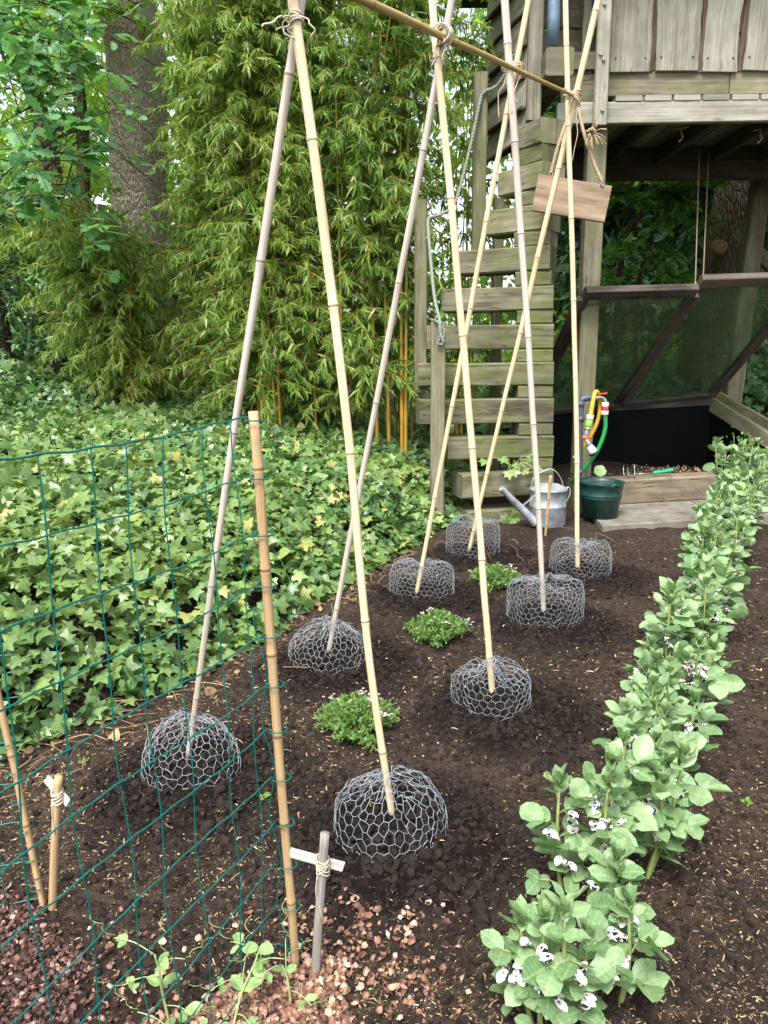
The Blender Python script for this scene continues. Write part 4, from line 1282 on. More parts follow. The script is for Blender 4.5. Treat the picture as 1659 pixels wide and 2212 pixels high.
# wooden board hanging from the deck by a rope
bd = empty('hanging_board', at(1236, 250, 5.55), "plain brown wooden board hung by a rope from the treehouse deck", "board")
YB = 5.42
c00, c10, c11, c01 = at(1160, 381, YB), at(1321, 404, YB - 0.03), at(1304, 480, YB - 0.03), at(1151, 452, YB)
MB().plank((c00 + c01) / 2, (c10 + c11) / 2, 0.235, 0.035, c00 - c01, 0.004, 6, 0.001).build('board', M['sign_wood'], bd)
mb = MB()
for e in (at(1190, 381, YB - 0.02), at(1301, 401, YB - 0.05)):
    mb.tube(spline([e + [0, 0, -0.01], e + [0.012, 0, 0.012], e + [0, 0, 0.03], e + [-0.012, 0, 0.012], e + [0, 0, -0.005]], 16), 0.0035, 6)
mb.build('eye_screw', M['bolt'], bd, True)
mb = MB()
rope(mb, [at(1190, 374, YB - 0.01), at(1204, 320, YB), at(1222, 268, YB + 0.03), at(1240, 232, YB + 0.1), at(1248, 232, YB + 0.1), at(1262, 290, YB + 0.03), at(1282, 350, YB), at(1300, 391, YB - 0.03)], 0.011, 3, 0.05)
kn = at(1277, 292, YB - 0.01)
rope(mb, [kn + [-0.03, 0, 0.02], kn + [0, -0.03, 0.03], kn + [0.02, -0.01, 0.0], kn + [0, 0.0, -0.03], kn + [-0.02, -0.02, 0.0]], 0.012, 2, 0.04)
for k in range(26):                             # frayed end
    d = unit(np.array([rng.normal() * 0.6 + (0.35 if k % 2 else 0.15), -0.3, rng.normal() * 0.25 + (0.9 if k % 3 == 0 else -0.45)]))
    L = 0.06 + 0.05 * rng.random()
    mb.tube(spline([kn, kn + d * L * 0.5 + [0.01, 0, 0.012], kn + d * L + [0.015, 0, -0.015]], 8), 0.003, 4)
mb.build('rope', M['hemp'], bd, True)

# ------------------------------------------------------------------ raised cold frame with propped glass lids
cf = empty('cold_frame', at(1440, 1085, 6.05) * np.array([1, 1, 0]), "raised planting box lined in black with two propped glass lids", "cold frame")
f0 = G(1245, 1096); f1 = G(1530, 1080); fd = unit(f1 - f0); fn = np.array([-fd[1], fd[0], 0])
f1 = f0 + fd * 2.9
MB().plank(f0 + [0, 0, 0.105] + fn * 0.1, f1 + [0, 0, 0.105] + fn * 0.1, 0.215, 0.2, (0, 0, 1), 0.016, 16, 0.010).build('front_beam', M['old_beam'], cf)
kA = at(1120, 893, 7.0); kB = at(1537, 868, 7.35)
kC = at(1790, 1030, 6.25)
up = np.array([0, 0, 1.0])
MB().plank(kA, kB, 0.06, 0.06, up, 0.005, 6, 0.002).build('back_rail', M['lid_wood'], cf)
MB().plank(kB + [0, 0, -0.02], kC + [0, 0, -0.02], 0.13, 0.05, up, 0.005, 6, 0.002).build('side_rail', M['wood'], cf)
o_ = np.array([0.08, 0.06, 0.05])
MB().plank(kB + o_, kC + o_ + [0.05, 0, 0.03], 0.10, 0.04, up, 0.005, 6, 0.002).build('side_rail', M['sleeper'], cf)
mb = MB()


def quad(mb, a, b_, c_, d, th_=0.008):
    P = np.array([a, b_, c_, d], float); n_ = unit(np.cross(P[1] - P[0], P[3] - P[0]))
    Q = np.concatenate([P, P - n_ * th_])
    mb.add(Q, [np.array([[0, 1, 2, 3], [7, 6, 5, 4], [0, 4, 5, 1], [1, 5, 6, 2], [2, 6, 7, 3], [3, 7, 4, 0]])], (0, 0, 0.5))


low = lambda p_, z=-0.02: np.array([p_[0], p_[1], z])
quad(mb, kA + [0, 0.0, -0.03], kB + [0, 0.0, -0.03], low(kB), low(kA))
quad(mb, kB + [0.0, 0.0, -0.06], kC + [0, 0, -0.06], low(kC), low(kB))
quad(mb, low(kA) + [0, 0, 0.5], kA + [0, 0, -0.05] - [0, 0, 0.0], low(kA), low(f0 + fn * 0.22), 0.008)
mb.build('liner', M['liner'], cf)


def lid(bl, br_, tr_, tl_, nm):
    """frame of four bars with one pane"""
    fr = MB()
    nrm = unit(np.cross(br_ - bl, tl_ - bl))
    xdir = unit(br_ - bl)
    fr.plank(bl, br_, 0.075, 0.05, unit(tl_ - bl), 0.005, 5, 0.001)
    fr.plank(tl_, tr_, 0.095, 0.06, unit(tl_ - bl), 0.005, 5, 0.001)
    y_ = unit(tl_ - bl)
    fr.plank(bl + y_ * 0.039, tl_ - y_ * 0.049, 0.10, 0.045, xdir, 0.005, 5, 0.001)
    fr.plank(br_ + y_ * 0.039, tr_ - y_ * 0.049, 0.10, 0.045, xdir, 0.005, 5, 0.001)
    fo = fr.build('glass_lid', M['lid_wood'], cf)
    g_ = MB()
    quad(g_, bl + y_ * 0.02 + xdir * 0.02, br_ + y_ * 0.02 - xdir * 0.02, tr_ - y_ * 0.02 - xdir * 0.02, tl_ - y_ * 0.02 + xdir * 0.02, 0.003)
    g_.build('pane', M['glass'], fo)


lid(at(1148, 890, 6.95), at(1333, 875, 7.1), at(1502, 628, 5.85), at(1262, 634, 5.7), 0)
lid(at(1345, 872, 7.14), at(1537, 852, 7.3), at(1752, 600, 6.0), at(1512, 608, 5.95), 1)
# compost and seedlings in the box
n_ = 2600
u_, v_ = rng.random(n_), rng.random(n_)
qx = f0[0] + 0.15 + u_ * 2.0; qy = f0[1] + 0.3 + v_ * 0.7 + u_ * 0.35
Z_ = 0.10 + 0.06 * fbm(qx, qy, 3, 3) + 0.10 * np.exp(-((u_ - 0.3) / 0.22) ** 2) * v_
gx_, gy_ = np.meshgrid(np.linspace(0, 1, 40), np.linspace(0, 1, 24))
bxv = f0 + fd * 2.6 * gx_[..., None] + fn * (0.2 + 0.95 * gy_[..., None])
bxv[..., 2] = 0.09 + 0.07 * fbm(bxv[..., 0], bxv[..., 1], 4, 4) + 0.12 * np.exp(-((gx_ - 0.25) / 0.2) ** 2) * gy_
i = (np.arange(23)[:, None] * 40 + np.arange(39)[None]).ravel()
tag(MB().add(bxv.reshape(-1, 3), [np.stack([i, i + 1, i + 41, i + 40], 1)], (0, 0, 0)).build('compost', M['soil'], smooth=True), "dark compost filling the black lined box", "compost", kind='stuff')
P = np.array([at(rng.normal() * 55 + 1445, 992 + rng.normal() * 12, 6.45 + 0.3 * rng.random()) for k in range(700)])
P[:, 2] = 0.16 + 0.07 * fbm(P[:, 0], P[:, 1], 4, 4) + 0.04 * rng.random(700)
mb = MB().inst(T_OVAL, P, rvec(700, 0.4), rvec(700, 1.2), 0.010 + 0.012 * rng.random(700), rng.random(700) * 0.9)
tag(mb.build('seedling_litter', M['straw']), "pale heap of dry bits on the compost in the box", "litter", kind='stuff')
ms_, ml_ = MB(), MB()
for (a, b_) in ((1605, 955), (1585, 940), (1640, 965), (1620, 940)):
    p1 = at(a, b_, 6.5); p0 = p1 * np.array([1, 1, 0]) + [0.0, 0, 0.12]
    ms_.tube(spline([p0, (p0 + p1) / 2 + [0.02, 0, 0.02], p1], 8), 0.003, 5)
    for k in range(14):
        q = p0 + (p1 - p0) * (0.6 + 0.45 * rng.random()) + rng.normal(size=3) * 0.035
        ml_.inst(T_OVAL, [q], rvec(1, 0.2), rvec(1, 1.2), 0.035, rng.random(1))
wd = empty('box_plant', p0, "thin leafy seedlings growing at the right end of the black box", "plant")
ms_.build('stem', M['bean_stem'], wd, True); ml_.build('foliage', M['hazel'], wd)
# ropes that hold the lids up
for (lab, a, b_, Ya, Yb) in (("left thin rope holding up the lower glass lid", (1502, 615), (1514, 285), 5.85, 6.55), ("right thin rope holding up the higher glass lid", (1519, 600), (1534, 290), 5.95, 6.6)):
    mb = MB(); p0 = at(*a, Ya); p1 = at(*b_, Yb); p1[2] = zj0 + 0.02
    rope(mb, [p0, (p0 + p1) / 2, p1], 0.0052, 2, 0.04)
    mb.tube([p0 - [0, 0, 0.03], p0 + [0, 0, 0.02]], 0.009, 8)
    tag(mb.build('lid_rope', M['old_rope'], None, True), lab, "rope", "ropes holding the lids")

# stone slabs before the box
s0 = G(1302, 1149); sb_ = G(1262, 1104); sl_v = sb_ - s0
mb = MB()
zt_s = np.array([0, 0, 0.038])
for (q0, q1) in ((0.0, 0.93), (0.94, 2.2)):
    A_, B_ = s0 + fd * q0, s0 + fd * q1
    quad(mb, A_ + zt_s, B_ + zt_s, B_ + sl_v * 1.0 + zt_s, A_ + sl_v * 1.0 + zt_s, 0.07)
tag(mb.build('paving', M['slab']), kind='structure')

# ------------------------------------------------------------------ watering can, bucket, tap, hoses, tools
wc = G(1182, 1133)
r_ = 39 / FPX * depth(wc + [0, 0, 0.15]); hh_ = at(1182, 1054, wc[1])[2]
wcan = empty('watering_can', wc, "galvanised watering can with an arched handle and long spout by the stair", "watering can")
pr = [(0, 0.0), (r_ * 0.97, 0.0), (r_, 0.012), (r_, hh_ * 0.52), (r_ * 1.02, hh_ * 0.535), (r_ * 1.02, hh_ * 0.55), (r_, hh_ * 0.565), (r_, hh_ * 0.94), (r_ * 1.035, hh_ * 0.95), (r_ * 1.045, hh_ * 0.975), (r_ * 1.02, hh_), (r_ * 0.96, hh_), (r_ * 0.95, hh_ * 0.94), (r_ * 0.94, hh_ * 0.1), (0, hh_ * 0.09)]
MB().lathe(pr, wc, 40).build('body', M['can'], wcan, True)
# half lid over the front
a = np.linspace(-0.15 * np.pi, 1.0 * np.pi, 24)
ring = wc + np.stack([r_ * np.cos(a + np.pi), r_ * np.sin(a + np.pi), np.full(24, hh_ + 0.002)], 1)
top_ = wc + np.array([0, 0, hh_ + 0.04])
V = [top_] + list(ring); mid = list((ring + top_) / 2 + [0, 0, 0.012])
V += mid
F3 = [[0, 25 + k, 26 + k] for k in range(23)]; F4 = [[25 + k, 1 + k, 2 + k, 26 + k] for k in range(23)]
MB().add(V, [np.array(F3), np.array(F4)], (0, 0, 0.4)).build('cover', M['can'], wcan, True)


def strip(mb, pts, w, t, side):
    P = spline(pts, 28); T = unit(np.gradient(P, axis=0)); s_ = unit(np.asarray(side, float)); n_ = unit(np.cross(T, s_))
    V = []; m_ = len(P)
    for k in range(m_):
        V += [P[k] - s_ * w / 2 - n_[k] * t / 2, P[k] + s_ * w / 2 - n_[k] * t / 2, P[k] + s_ * w / 2 + n_[k] * t / 2, P[k] - s_ * w / 2 + n_[k] * t / 2]
    F = []
    for k in range(m_ - 1):
        b_ = 4 * k
        for j in range(4):
            F.append([b_ + j, b_ + (j + 1) % 4, b_ + 4 + (j + 1) % 4, b_ + 4 + j])
    F += [[0, 3, 2, 1], [4 * m_ - 4, 4 * m_ - 3, 4 * m_ - 2, 4 * m_ - 1]]
    mb.add(V, [np.array(F)], (0, 0, 0.5))


ztop = at(1182, 1014, wc[1])[2]
mb = MB()
strip(mb, [wc + [-r_ * 0.98, 0, hh_ * 0.95], wc + [-r_ * 0.85, 0, hh_ + (ztop - hh_) * 0.55], wc + [-r_ * 0.3, 0, ztop - 0.01], wc + [r_ * 0.2, 0, ztop], wc + [r_ * 0.65, 0.01, hh_ + (ztop - hh_) * 0.55], wc + [r_ * 0.88, 0.02, hh_ * 0.95]], 0.032, 0.005, (0.1, 1, 0))
mb.build('carrying_handle', M['can'], wcan, True)
mb = MB()
strip(mb, [wc + [r_ * 0.9, 0.02, hh_ * 0.97], wc + [r_ * 1.15, 0.02, hh_ * 1.0], wc + [r_ * 1.22, 0.02, hh_ * 0.85], wc + [r_ * 1.1, 0.02, hh_ * 0.68], wc + [r_ * 0.98, 0.0, hh_ * 0.62]], 0.03, 0.005, (0, 1, 0))
mb.build('rear_handle', M['can'], wcan, True)
e0 = at(1157, 1133, wc[1] - r_ * 0.62) ; e0[2] = max(e0[2], 0.03)
e1 = at(1083, 1055, wc[1] - 0.10)
mb = MB().tube([e0, e0 + (e1 - e0) * 0.9, e0 + (e1 - e0) * 0.92, e1], [0.034, 0.021, 0.026, 0.025], 18, 0.5, False)
mb.lathe([(0.025, 0), (0.020, 0.0), (0.018, -0.06), (0, -0.06)], e1, 18, unit(e1 - e0))
mb.build('spout', M['can'], wcan, True)
mb = MB(); strip(mb, [e0 + (e1 - e0) * 0.42 + [0, 0, 0.015], wc + [-r_ * 0.82, -r_ * 0.55, hh_ * 0.86]], 0.016, 0.004, (0, 0, 1))
mb.build('brace', M['can'], wcan)

bk = G(1296, 1114, 0.042)
rb = 36 / FPX * depth(bk); rt = 46.5 / FPX * depth(bk + [0, 0, 0.3]); hb_ = at(1298, 1040, bk[1])[2] - bk[2]
buck = empty('bucket', bk, "dark green metal bucket standing at the edge of the stone slab", "bucket")
L_ = lambda t: rb + (rt - rb) * t
MB().lathe([(0, 0.006), (rb * 0.96, 0.006), (rb * 0.97, 0), (rb, 0), (L_(0.55), hb_ * 0.55), (L_(0.565) + 0.005, hb_ * 0.565), (L_(0.58), hb_ * 0.585), (L_(0.62), hb_ * 0.62), (L_(0.635) + 0.005, hb_ * 0.635), (L_(0.65), hb_ * 0.655), (rt, hb_ * 0.97), (rt + 0.008, hb_ * 0.985), (rt + 0.006, hb_), (rt - 0.003, hb_ * 0.99), (L_(0.9) - 0.006, hb_ * 0.9), (rb - 0.006, 0.02), (0, 0.02)], bk, 48).build('body', M['bucket'], buck, True)
mb = MB()
ang = np.linspace(0, np.pi, 30)
v1 = unit(np.array([0.32, -0.95, 0])); v2 = np.array([v1[1], -v1[0], 0])
hp = bk + np.array([0, 0, hb_ * 0.985]) + (rt + 0.004) * (np.cos(ang)[:, None] * v1 + np.sin(ang)[:, None] * v2) + np.array([0, 0, 0.012])
mb.tube(hp, 0.0045, 8)
mb.build('handle', M['bucket'], buck, True)
mb = MB()
for sg in (1, -1):
    e = bk + np.array([0, 0, hb_ * 0.95]) + sg * v1 * (rt + 0.004)
    mb.tube([e - v2 * 0.035 + [0, 0, -0.008], e - v2 * 0.015 + [0, 0, 0.012] + sg * v1 * 0.006, e + v2 * 0.015 + [0, 0, 0.012] + sg * v1 * 0.006, e + v2 * 0.035 + [0, 0, -0.008]], 0.010, 8)
mb.build('lugs', M['bucket'], buck, True)

YP = 5.55
sp = empty('standpipe', at(1254, 1100, YP) * np.array([1, 1, 0]), "grey plastic standpipe with a tap and red lever beside the post", "standpipe")
p0 = at(1254, 1030, YP); p0[2] = 0
MB().tube(spline([p0, at(1252, 960, YP), at(1254, 890, YP), at(1255, 872, YP), at(1258, 863, YP), at(1266, 860, YP), at(1277, 859, YP)], 60), 0.024, 16).build('pipe', M['pvc'], sp, True)
for q in (at(1254, 873, YP), at(1251, 1020, YP), at(1254, 905, YP)):
    MB().lathe([(0.024, -0.018), (0.029, -0.016), (0.029, 0.016), (0.024, 0.018)], q, 16).build('collar', M['pvc'], sp, True)
mb = MB().tube(spline([at(1276, 859, YP), at(1288, 859, YP), at(1298, 858, YP), at(1306, 864, YP), at(1307, 872, YP)], 20), 0.015, 12)
mb.lathe([(0.02, -0.01), (0.02, 0.02)], at(1284, 859, YP), 8, (1, 0, 0))
mb.tube([at(1292, 858, YP), at(1292, 851, YP)], 0.009, 8)
tp = mb.build('tap', M['brass'], sp, True)
mb = MB()
mb.plank(at(1288, 852, YP - 0.01), at(1312, 849, YP - 0.03), 0.022, 0.006, (0, 1, 0.1), 0.002, 4, 0.001)
mb.build('lever', M['red'], tp)
mb = MB().lathe([(0, 0), (0.022, 0), (0.026, 0.004), (0.026, 0.03), (0.022, 0.034), (0, 0.034)], at(1307, 879, YP), 14)
mb.lathe([(0, -0.06), (0.022, -0.06), (0.027, -0.056), (0.027, -0.03), (0.022, -0.026), (0, -0.026)], at(1307, 879, YP), 14)
cn = mb.build('hose_connector', M['white_plastic'], sp, True)
MB().lathe([(0.0235, -0.03), (0.0245, -0.028), (0.0245, 0.002), (0.0235, 0.004)], at(1307, 880, YP), 14).build('red_band', M['red'], cn, True)

mb = MB().tube(spline([at(1307, 893, YP), at(1307, 927, YP - 0.01), at(1294, 966, YP - 0.02), at(1275, 997, YP - 0.02), at(1252, 1023, YP + 0.03), at(1235, 1040, YP + 0.12)], 60), 0.016, 12)
tag(mb.build('green_hose', M['green_hose'], None, True), "dark green hose hanging in a curve from the tap", "hose", "hoses at the tap")
yh = empty('yellow_hose', at(1286, 846, YP - 0.03), "yellow hose looped over the tap with a spray nozzle at its end", "hose", "hoses at the tap")
MB().tube(spline([at(1275, 899, YP - 0.07), at(1280, 872, YP - 0.06), at(1284, 852, YP - 0.035), at(1288, 846, YP - 0.02), at(1293, 852, YP + 0.03), at(1296, 875, YP + 0.04), at(1292, 905, YP + 0.04), at(1278, 938, YP + 0.045), at(1256, 970, YP + 0.05), at(1240, 990, YP + 0.06)], 80), 0.0155, 12).build('hose', M['yellow_hose'], yh, True)
YN = YP - 0.075


def seg(pa_, pb_, r0, r1, mat, nm, par):
    a = at(*pa_, YN); b_ = at(*pb_, YN); l = np.linalg.norm(b_ - a)
    return MB().lathe([(0, 0), (r0 * 0.9, 0), (r0, 0.003), (r1, l - 0.003), (r1 * 0.9, l), (0, l)], a, 14, b_ - a).build(nm, mat, par, True)


seg((1275.5, 896), (1273.5, 906), 0.026, 0.026, M['white_plastic'], 'coupling', yh)
seg((1273, 907), (1270.5, 921), 0.023, 0.023, M['lime'], 'coupling', yh)
nz = seg((1270, 923), (1266, 941), 0.019, 0.017, M['silver'], 'spray_nozzle', yh)
seg((1269.5, 927), (1269, 929.5), 0.022, 0.022, M['black'], 'ring', nz)
MB().inst((_ico * [1.25, 0.8, 0.8], [_icf], np.zeros((12, 3))), [at(1265, 945, YN)], [[0, 1, 0]], [[0, 0, 1]], 0.026, [0.5]).build('trigger', M['orange'], nz, True)
seg((1266, 949), (1274, 964), 0.015, 0.017, M['silver'], 'neck', nz)
seg((1274, 963), (1281, 977), 0.022, 0.036, M['white_plastic'], 'spray_head', nz)
seg((1281, 977), (1283, 981), 0.037, 0.036, M['black'], 'rose', nz)

# hand cultivator on the beam
zt_ = 0.225
c1 = G(1410, 1026, zt_); c2 = G(1453, 1019, zt_ + 0.02); c0 = G(1372, 1027, zt_)
cu = empty('hand_cultivator', c1, "three pronged hand cultivator with a green grip lying on the old beam", "garden tool")
l = np.linalg.norm(c2 - c1)
MB().lathe([(0, 0), (0.012, 0.002), (0.016, 0.02), (0.014, l * 0.5), (0.018, l * 0.9), (0.014, l), (0, l + 0.002)], c1 + [0, 0, 0.015], 14, c2 - c1).build('grip', M['tool_green'], cu, True)
mb = MB().tube([c0 + [0, 0, 0.012], c1 + [0, 0, 0.015]], 0.006, 8)
for (tx, ty, bxx) in ((1347, 1006, 1350), (1356, 1010, 1358), (1371, 1003, 1371)):
    p1 = at(tx, ty, c0[1] - 0.02)
    mb.tube(spline([c0 + [0, 0, 0.012], G(bxx, 1028, zt_ + 0.008), p1 - [0, 0, 0.02], p1], 16), 0.004, 6)
mb.build('prongs', M['steel'], cu, True)

# nasturtium leaf by the bucket
nl = at(1296, 1017, 5.98)
ns = empty('nasturtium', low(nl, 0.03), "single round light green leaf rising behind the green bucket", "plant")
MB().tube(spline([low(nl, 0.0), nl + [0.02, 0.02, -0.1], nl], 8), 0.003, 5).build('stem', M['pea_stem'], ns, True)
a = np.linspace(0, 2 * np.pi, 14, endpoint=False)
T_ROUND = fan([(0.5 * np.cos(t) * (1 + 0.06 * np.cos(5 * t)), 0.5 * np.sin(t) * (1 + 0.06 * np.cos(5 * t))) for t in a[::-1]], -0.02, -0.1, 0.0)
MB().inst(T_ROUND, [nl], [[1, 0, 0.1]], [[0, -0.8, 0.5]], 0.10, [0.8]).build('leaf', M['pea'], ns)
lw_ = empty('weed', low(at(1255, 1100, 5.6), 0), "low green weeds between the post and the green bucket", "plant")
P = np.array([at(1258 + 10 * rng.normal(), 1080 - 60 * rng.random(), 5.85) for k in range(26)])
MB().inst(T_OVAL, P, rvec(26, 0.5), unit(rvec(26, 0.8) + [0, -0.6, 0]), 0.07, rng.random(26)).build('leaves', M['thyme'], lw_)
# ivy shoots growing through the stair
for (lab, px, py, n_) in (("bright ivy shoot growing out between the lower stair sleepers", 1110, 1000, 9), ("small ivy sprig at the foot of the stair beside the watering can", 1122, 1120, 4)):
    c_ = at(px, py, 5.38)
    iv = empty('ivy_shoot', c_, lab, "ivy shoot", "ivy shoots on the stair")
    P = c_ + rng.normal(size=(n_, 3)) * np.array([0.085, 0.02, 0.05]); ms_ = MB()
    for q in P:
        ms_.tube(spline([c_ + [0, 0.08, -0.05], (c_ + q) / 2 + [0, 0.02, 0.02], q], 6), 0.002, 4)
    ms_.build('stem', M['pea_stem'], iv, True)
    MB().inst(T_IVY, P, rng.normal(size=(n_, 3)) * 0.6 + [0.1, -0.4, -0.5], unit(rng.normal(size=(n_, 3)) * 0.3 + [0, -0.8, 0.6]), 0.055 + 0.03 * rng.random(n_), 0.65 + 0.25 * rng.random(n_)).build('leaves', M['ivy'], iv)

# ------------------------------------------------------------------ canes


def cane(pts, widths, mat, name, label, cat, group, nodes_every=0.42, sides=14, top_cut=True, off=None):
    """jointed cane through world points; widths in metres at the points"""
    P = spline(pts, 60); l = np.concatenate([[0], np.cumsum(np.linalg.norm(np.diff(P, axis=0), axis=1))])
    L = l[-1]
    lw = np.concatenate([[0], np.cumsum(np.linalg.norm(np.diff(np.asarray(pts, float), axis=0), axis=1))])
    js = []; t = (off if off is not None else 0.1 + 0.15 * random.random())
    while t < L - 0.03:
        js.append(t); t += nodes_every * (0.85 + 0.3 * random.random())
    base = np.linspace(0, L, max(24, int(L / 0.05)))
    ss = [(x_, 0.0, 0.0) for x_ in base if all(abs(x_ - j_) > 0.02 for j_ in js)]
    for j_ in js:
        ss += [(j_ - 0.012, 0.0, 0.0), (j_ - 0.005, 0.10, 0.0), (j_ - 0.0025, 0.12, 0.6), (j_, -0.03, 1.0), (j_ + 0.0025, 0.14, 0.5), (j_ + 0.006, 0.10, 0.0), (j_ + 0.014, 0.0, 0.0)]
    ss = sorted(q for q in ss if 0 <= q[0] <= L)
    s_ = np.array([q[0] for q in ss]); bu = np.array([q[1] for q in ss]); rg = np.array([q[2] for q in ss])
    Q = np.stack([np.interp(s_, l, P[:, j_]) for j_ in range(3)], 1)
    w = np.interp(s_, lw, widths)
    ph_ = random.random() * 50
    Q[:, 0] += 0.010 * fbm(s_ * 1.0, np.full(len(s_), ph_), 2.2, 3) * smooth(s_ / 0.3)
    Q[:, 1] += 0.010 * fbm(s_ * 1.0, np.full(len(s_), ph_ + 20), 2.2, 3) * smooth(s_ / 0.3)
    w = w * (1 + 0.10 * fbm(s_, np.full(len(s_), ph_ + 5), 4, 2))
    rnd = 0.9 * random.random()
    mb = MB().tube(Q, w / 2 * (1 + bu), sides, rnd, True)
    A = mb.A[0].copy(); A[:, 2] = np.where(np.repeat(rg, sides) > 0, 1.0 + 0.6 * np.repeat(rg, sides), A[:, 2]); mb.A[0] = A
    o = mb.build(name, mat, None, True)
    return tag(o, label, cat, group)


TPX = [(640, 55), (946, 160), (1103, 205), (1226, 285)]
TOPS = []
for i_, (a, b_, t) in enumerate(zip(FEET_A, FEET_B, TPX)):
    md = (a + b_) / 2
    d = ray(*t)
    k_ = (md[0] * d[0] + md[1] * d[1]) / (d[0] ** 2 + d[1] ** 2)
    TOPS.append(np.array([0, 0, H]) + d * k_)
WA = [(11, 22), (11, 17), (9, 13), (8, 15)]; WB = [(15, 24), (14, 17), (11, 18), (10, 12)]
LA = ["grey weathered cane standing in the nearest left wire cage, tied to the cream cane", "pale grey cane standing in the peaked wire cage in mid row", "tan cane standing in the low wire cage nearest the ivy", "thin tan cane standing in the wire cage by the stair foot"]
LB = ["stout cream cane bending down into the big nearest wire cage", "straight cream cane standing in the boxy peaked wire cage", "greyish cane standing in the square sided cage, in front of the watering can", "slim yellow cane standing in the far right wire cage before the bucket"]
MA = ['cane_grey', 'cane_grey', 'cane_cream', 'cane_cream']; MBm = ['cane_cream', 'cane_cream', 'cane_grey', 'cane_cream']
BEND = {('B', 0): [(0.30, -7), (0.55, 6), (0.8, 6)], ('B', 1): [(0.4, 3), (0.75, 3)], ('B', 2): [(0.35, 4), (0.7, 3)], ('A', 0): [(0.4, -4), (0.75, -3)], ('B', 3): [(0.4, 4), (0.7, 3)]}
for side, feet, ww, labs, mats in (('A', FEET_A, WA, LA, MA), ('B', FEET_B, WB, LB, MBm)):
    for i_ in range(4):
        f_ = feet[i_].copy(); f_[2] = ground(np.array([f_[0]]), np.array([f_[1]]))[0] - 0.02
        t = TOPS[i_] + (np.array([0, 0.013, 0]) if side == 'A' else np.array([0, -0.013, 0]))
        e = t + (t - f_) * (0.07, 0.22, 0.30, 0.42)[i_]
        pts = [f_]
        for (q, off) in BEND.get((side, i_), []):
            pts.append(f_ + (t - f_) * q + np.array([off / FPX * depth(f_ + (t - f_) * q), 0, 0]))
        pts += [t, e]
        w0 = ww[i_][0] / FPX * depth(f_); w1 = ww[i_][1] / FPX * depth(e)
        q_ = np.concatenate([[0], np.cumsum([np.linalg.norm(pts[k + 1] - pts[k]) for k in range(len(pts) - 1)])]); q_ = q_ / q_[-1]
        cane(pts, w0 + (w1 - w0) * q_, M[mats[i_]], 'bamboo_cane', labs[i_], "cane", "canes of the bean frame")
ra = at(955, 78, TOPS[1][1] - 0.02); rb_ = at(1240, 207, TOPS[3][1] - 0.02)
rd = rb_ - ra
e1 = rb_ + rd * 0.09; e0 = ra - rd * 1.0
cane([e0, ra, rb_, e1], [0.026, 0.0225, 0.017, 0.010], M['cane_ridge'], 'ridge_cane', "olive yellow cane lying along the top as the ridge of the frame", "cane", "canes of the bean frame", 0.28)


# lashings
def lashing(name, c_, label, mat, axis, ra_, rb2, n_, tails, tl=0.12):
    mb = MB(); ax = unit(axis)
    u = unit(np.cross(ax, [0, 1, 0])); v = np.cross(ax, u)
    for k in range(n_):
        a = np.linspace(0, 2 * np.pi, 22)
        tilt = 0.35 * rng.normal()
        o_ = ax * (k - n_ / 2) * 0.006
        ring = c_ + o_ + ra_ * np.cos(a)[:, None] * u + rb2 * np.sin(a)[:, None] * v + (tilt * ra_ * np.cos(a))[:, None] * ax
        mb.tube(ring, 0.0028, 5)
    for k in range(tails):
        q = c_ + u * ra_ * rng.normal() * 0.7 - [0, 0.02, 0]
        p_ = [q]
        for j in range(5):
            p_.append(p_[-1] + np.array([rng.normal() * 0.012, rng.normal() * 0.008, -tl / 5 * (0.6 + 0.7 * rng.random())]))
        mb.tube(spline(p_, 20), 0.0022, 4)
    return tag(mb.build(name, mat, None, True), label, "string", "string ties of the bean frame")


lashing('string_tie', at(640, 42, TOPS[0][1] - 0.004), "white frayed string tying the nearest pair of canes at their top", M['white_string'], (0, 0.1, 1), 0.016, 0.028, 4, 5, 0.05)
lashing('string_tie', at(955, 76, TOPS[1][1] - 0.005), "cream twine tying the ridge to the second pair of canes", M['twine'], rb_ - ra, 0.030, 0.034, 6, 2, 0.10)
lashing('string_tie', at(1107, 145, TOPS[2][1] - 0.005), "twine wound round the ridge and the third pair of canes", M['twine'], (0.1, 0.1, 1), 0.046, 0.036, 4, 3, 0.20)
lashing('string_tie', at(1236, 208, TOPS[3][1] - 0.005), "twine wound round the far end of the ridge above the hanging board", M['twine'], (0.1, 0.1, 1), 0.045, 0.036, 6, 3, 0.28)

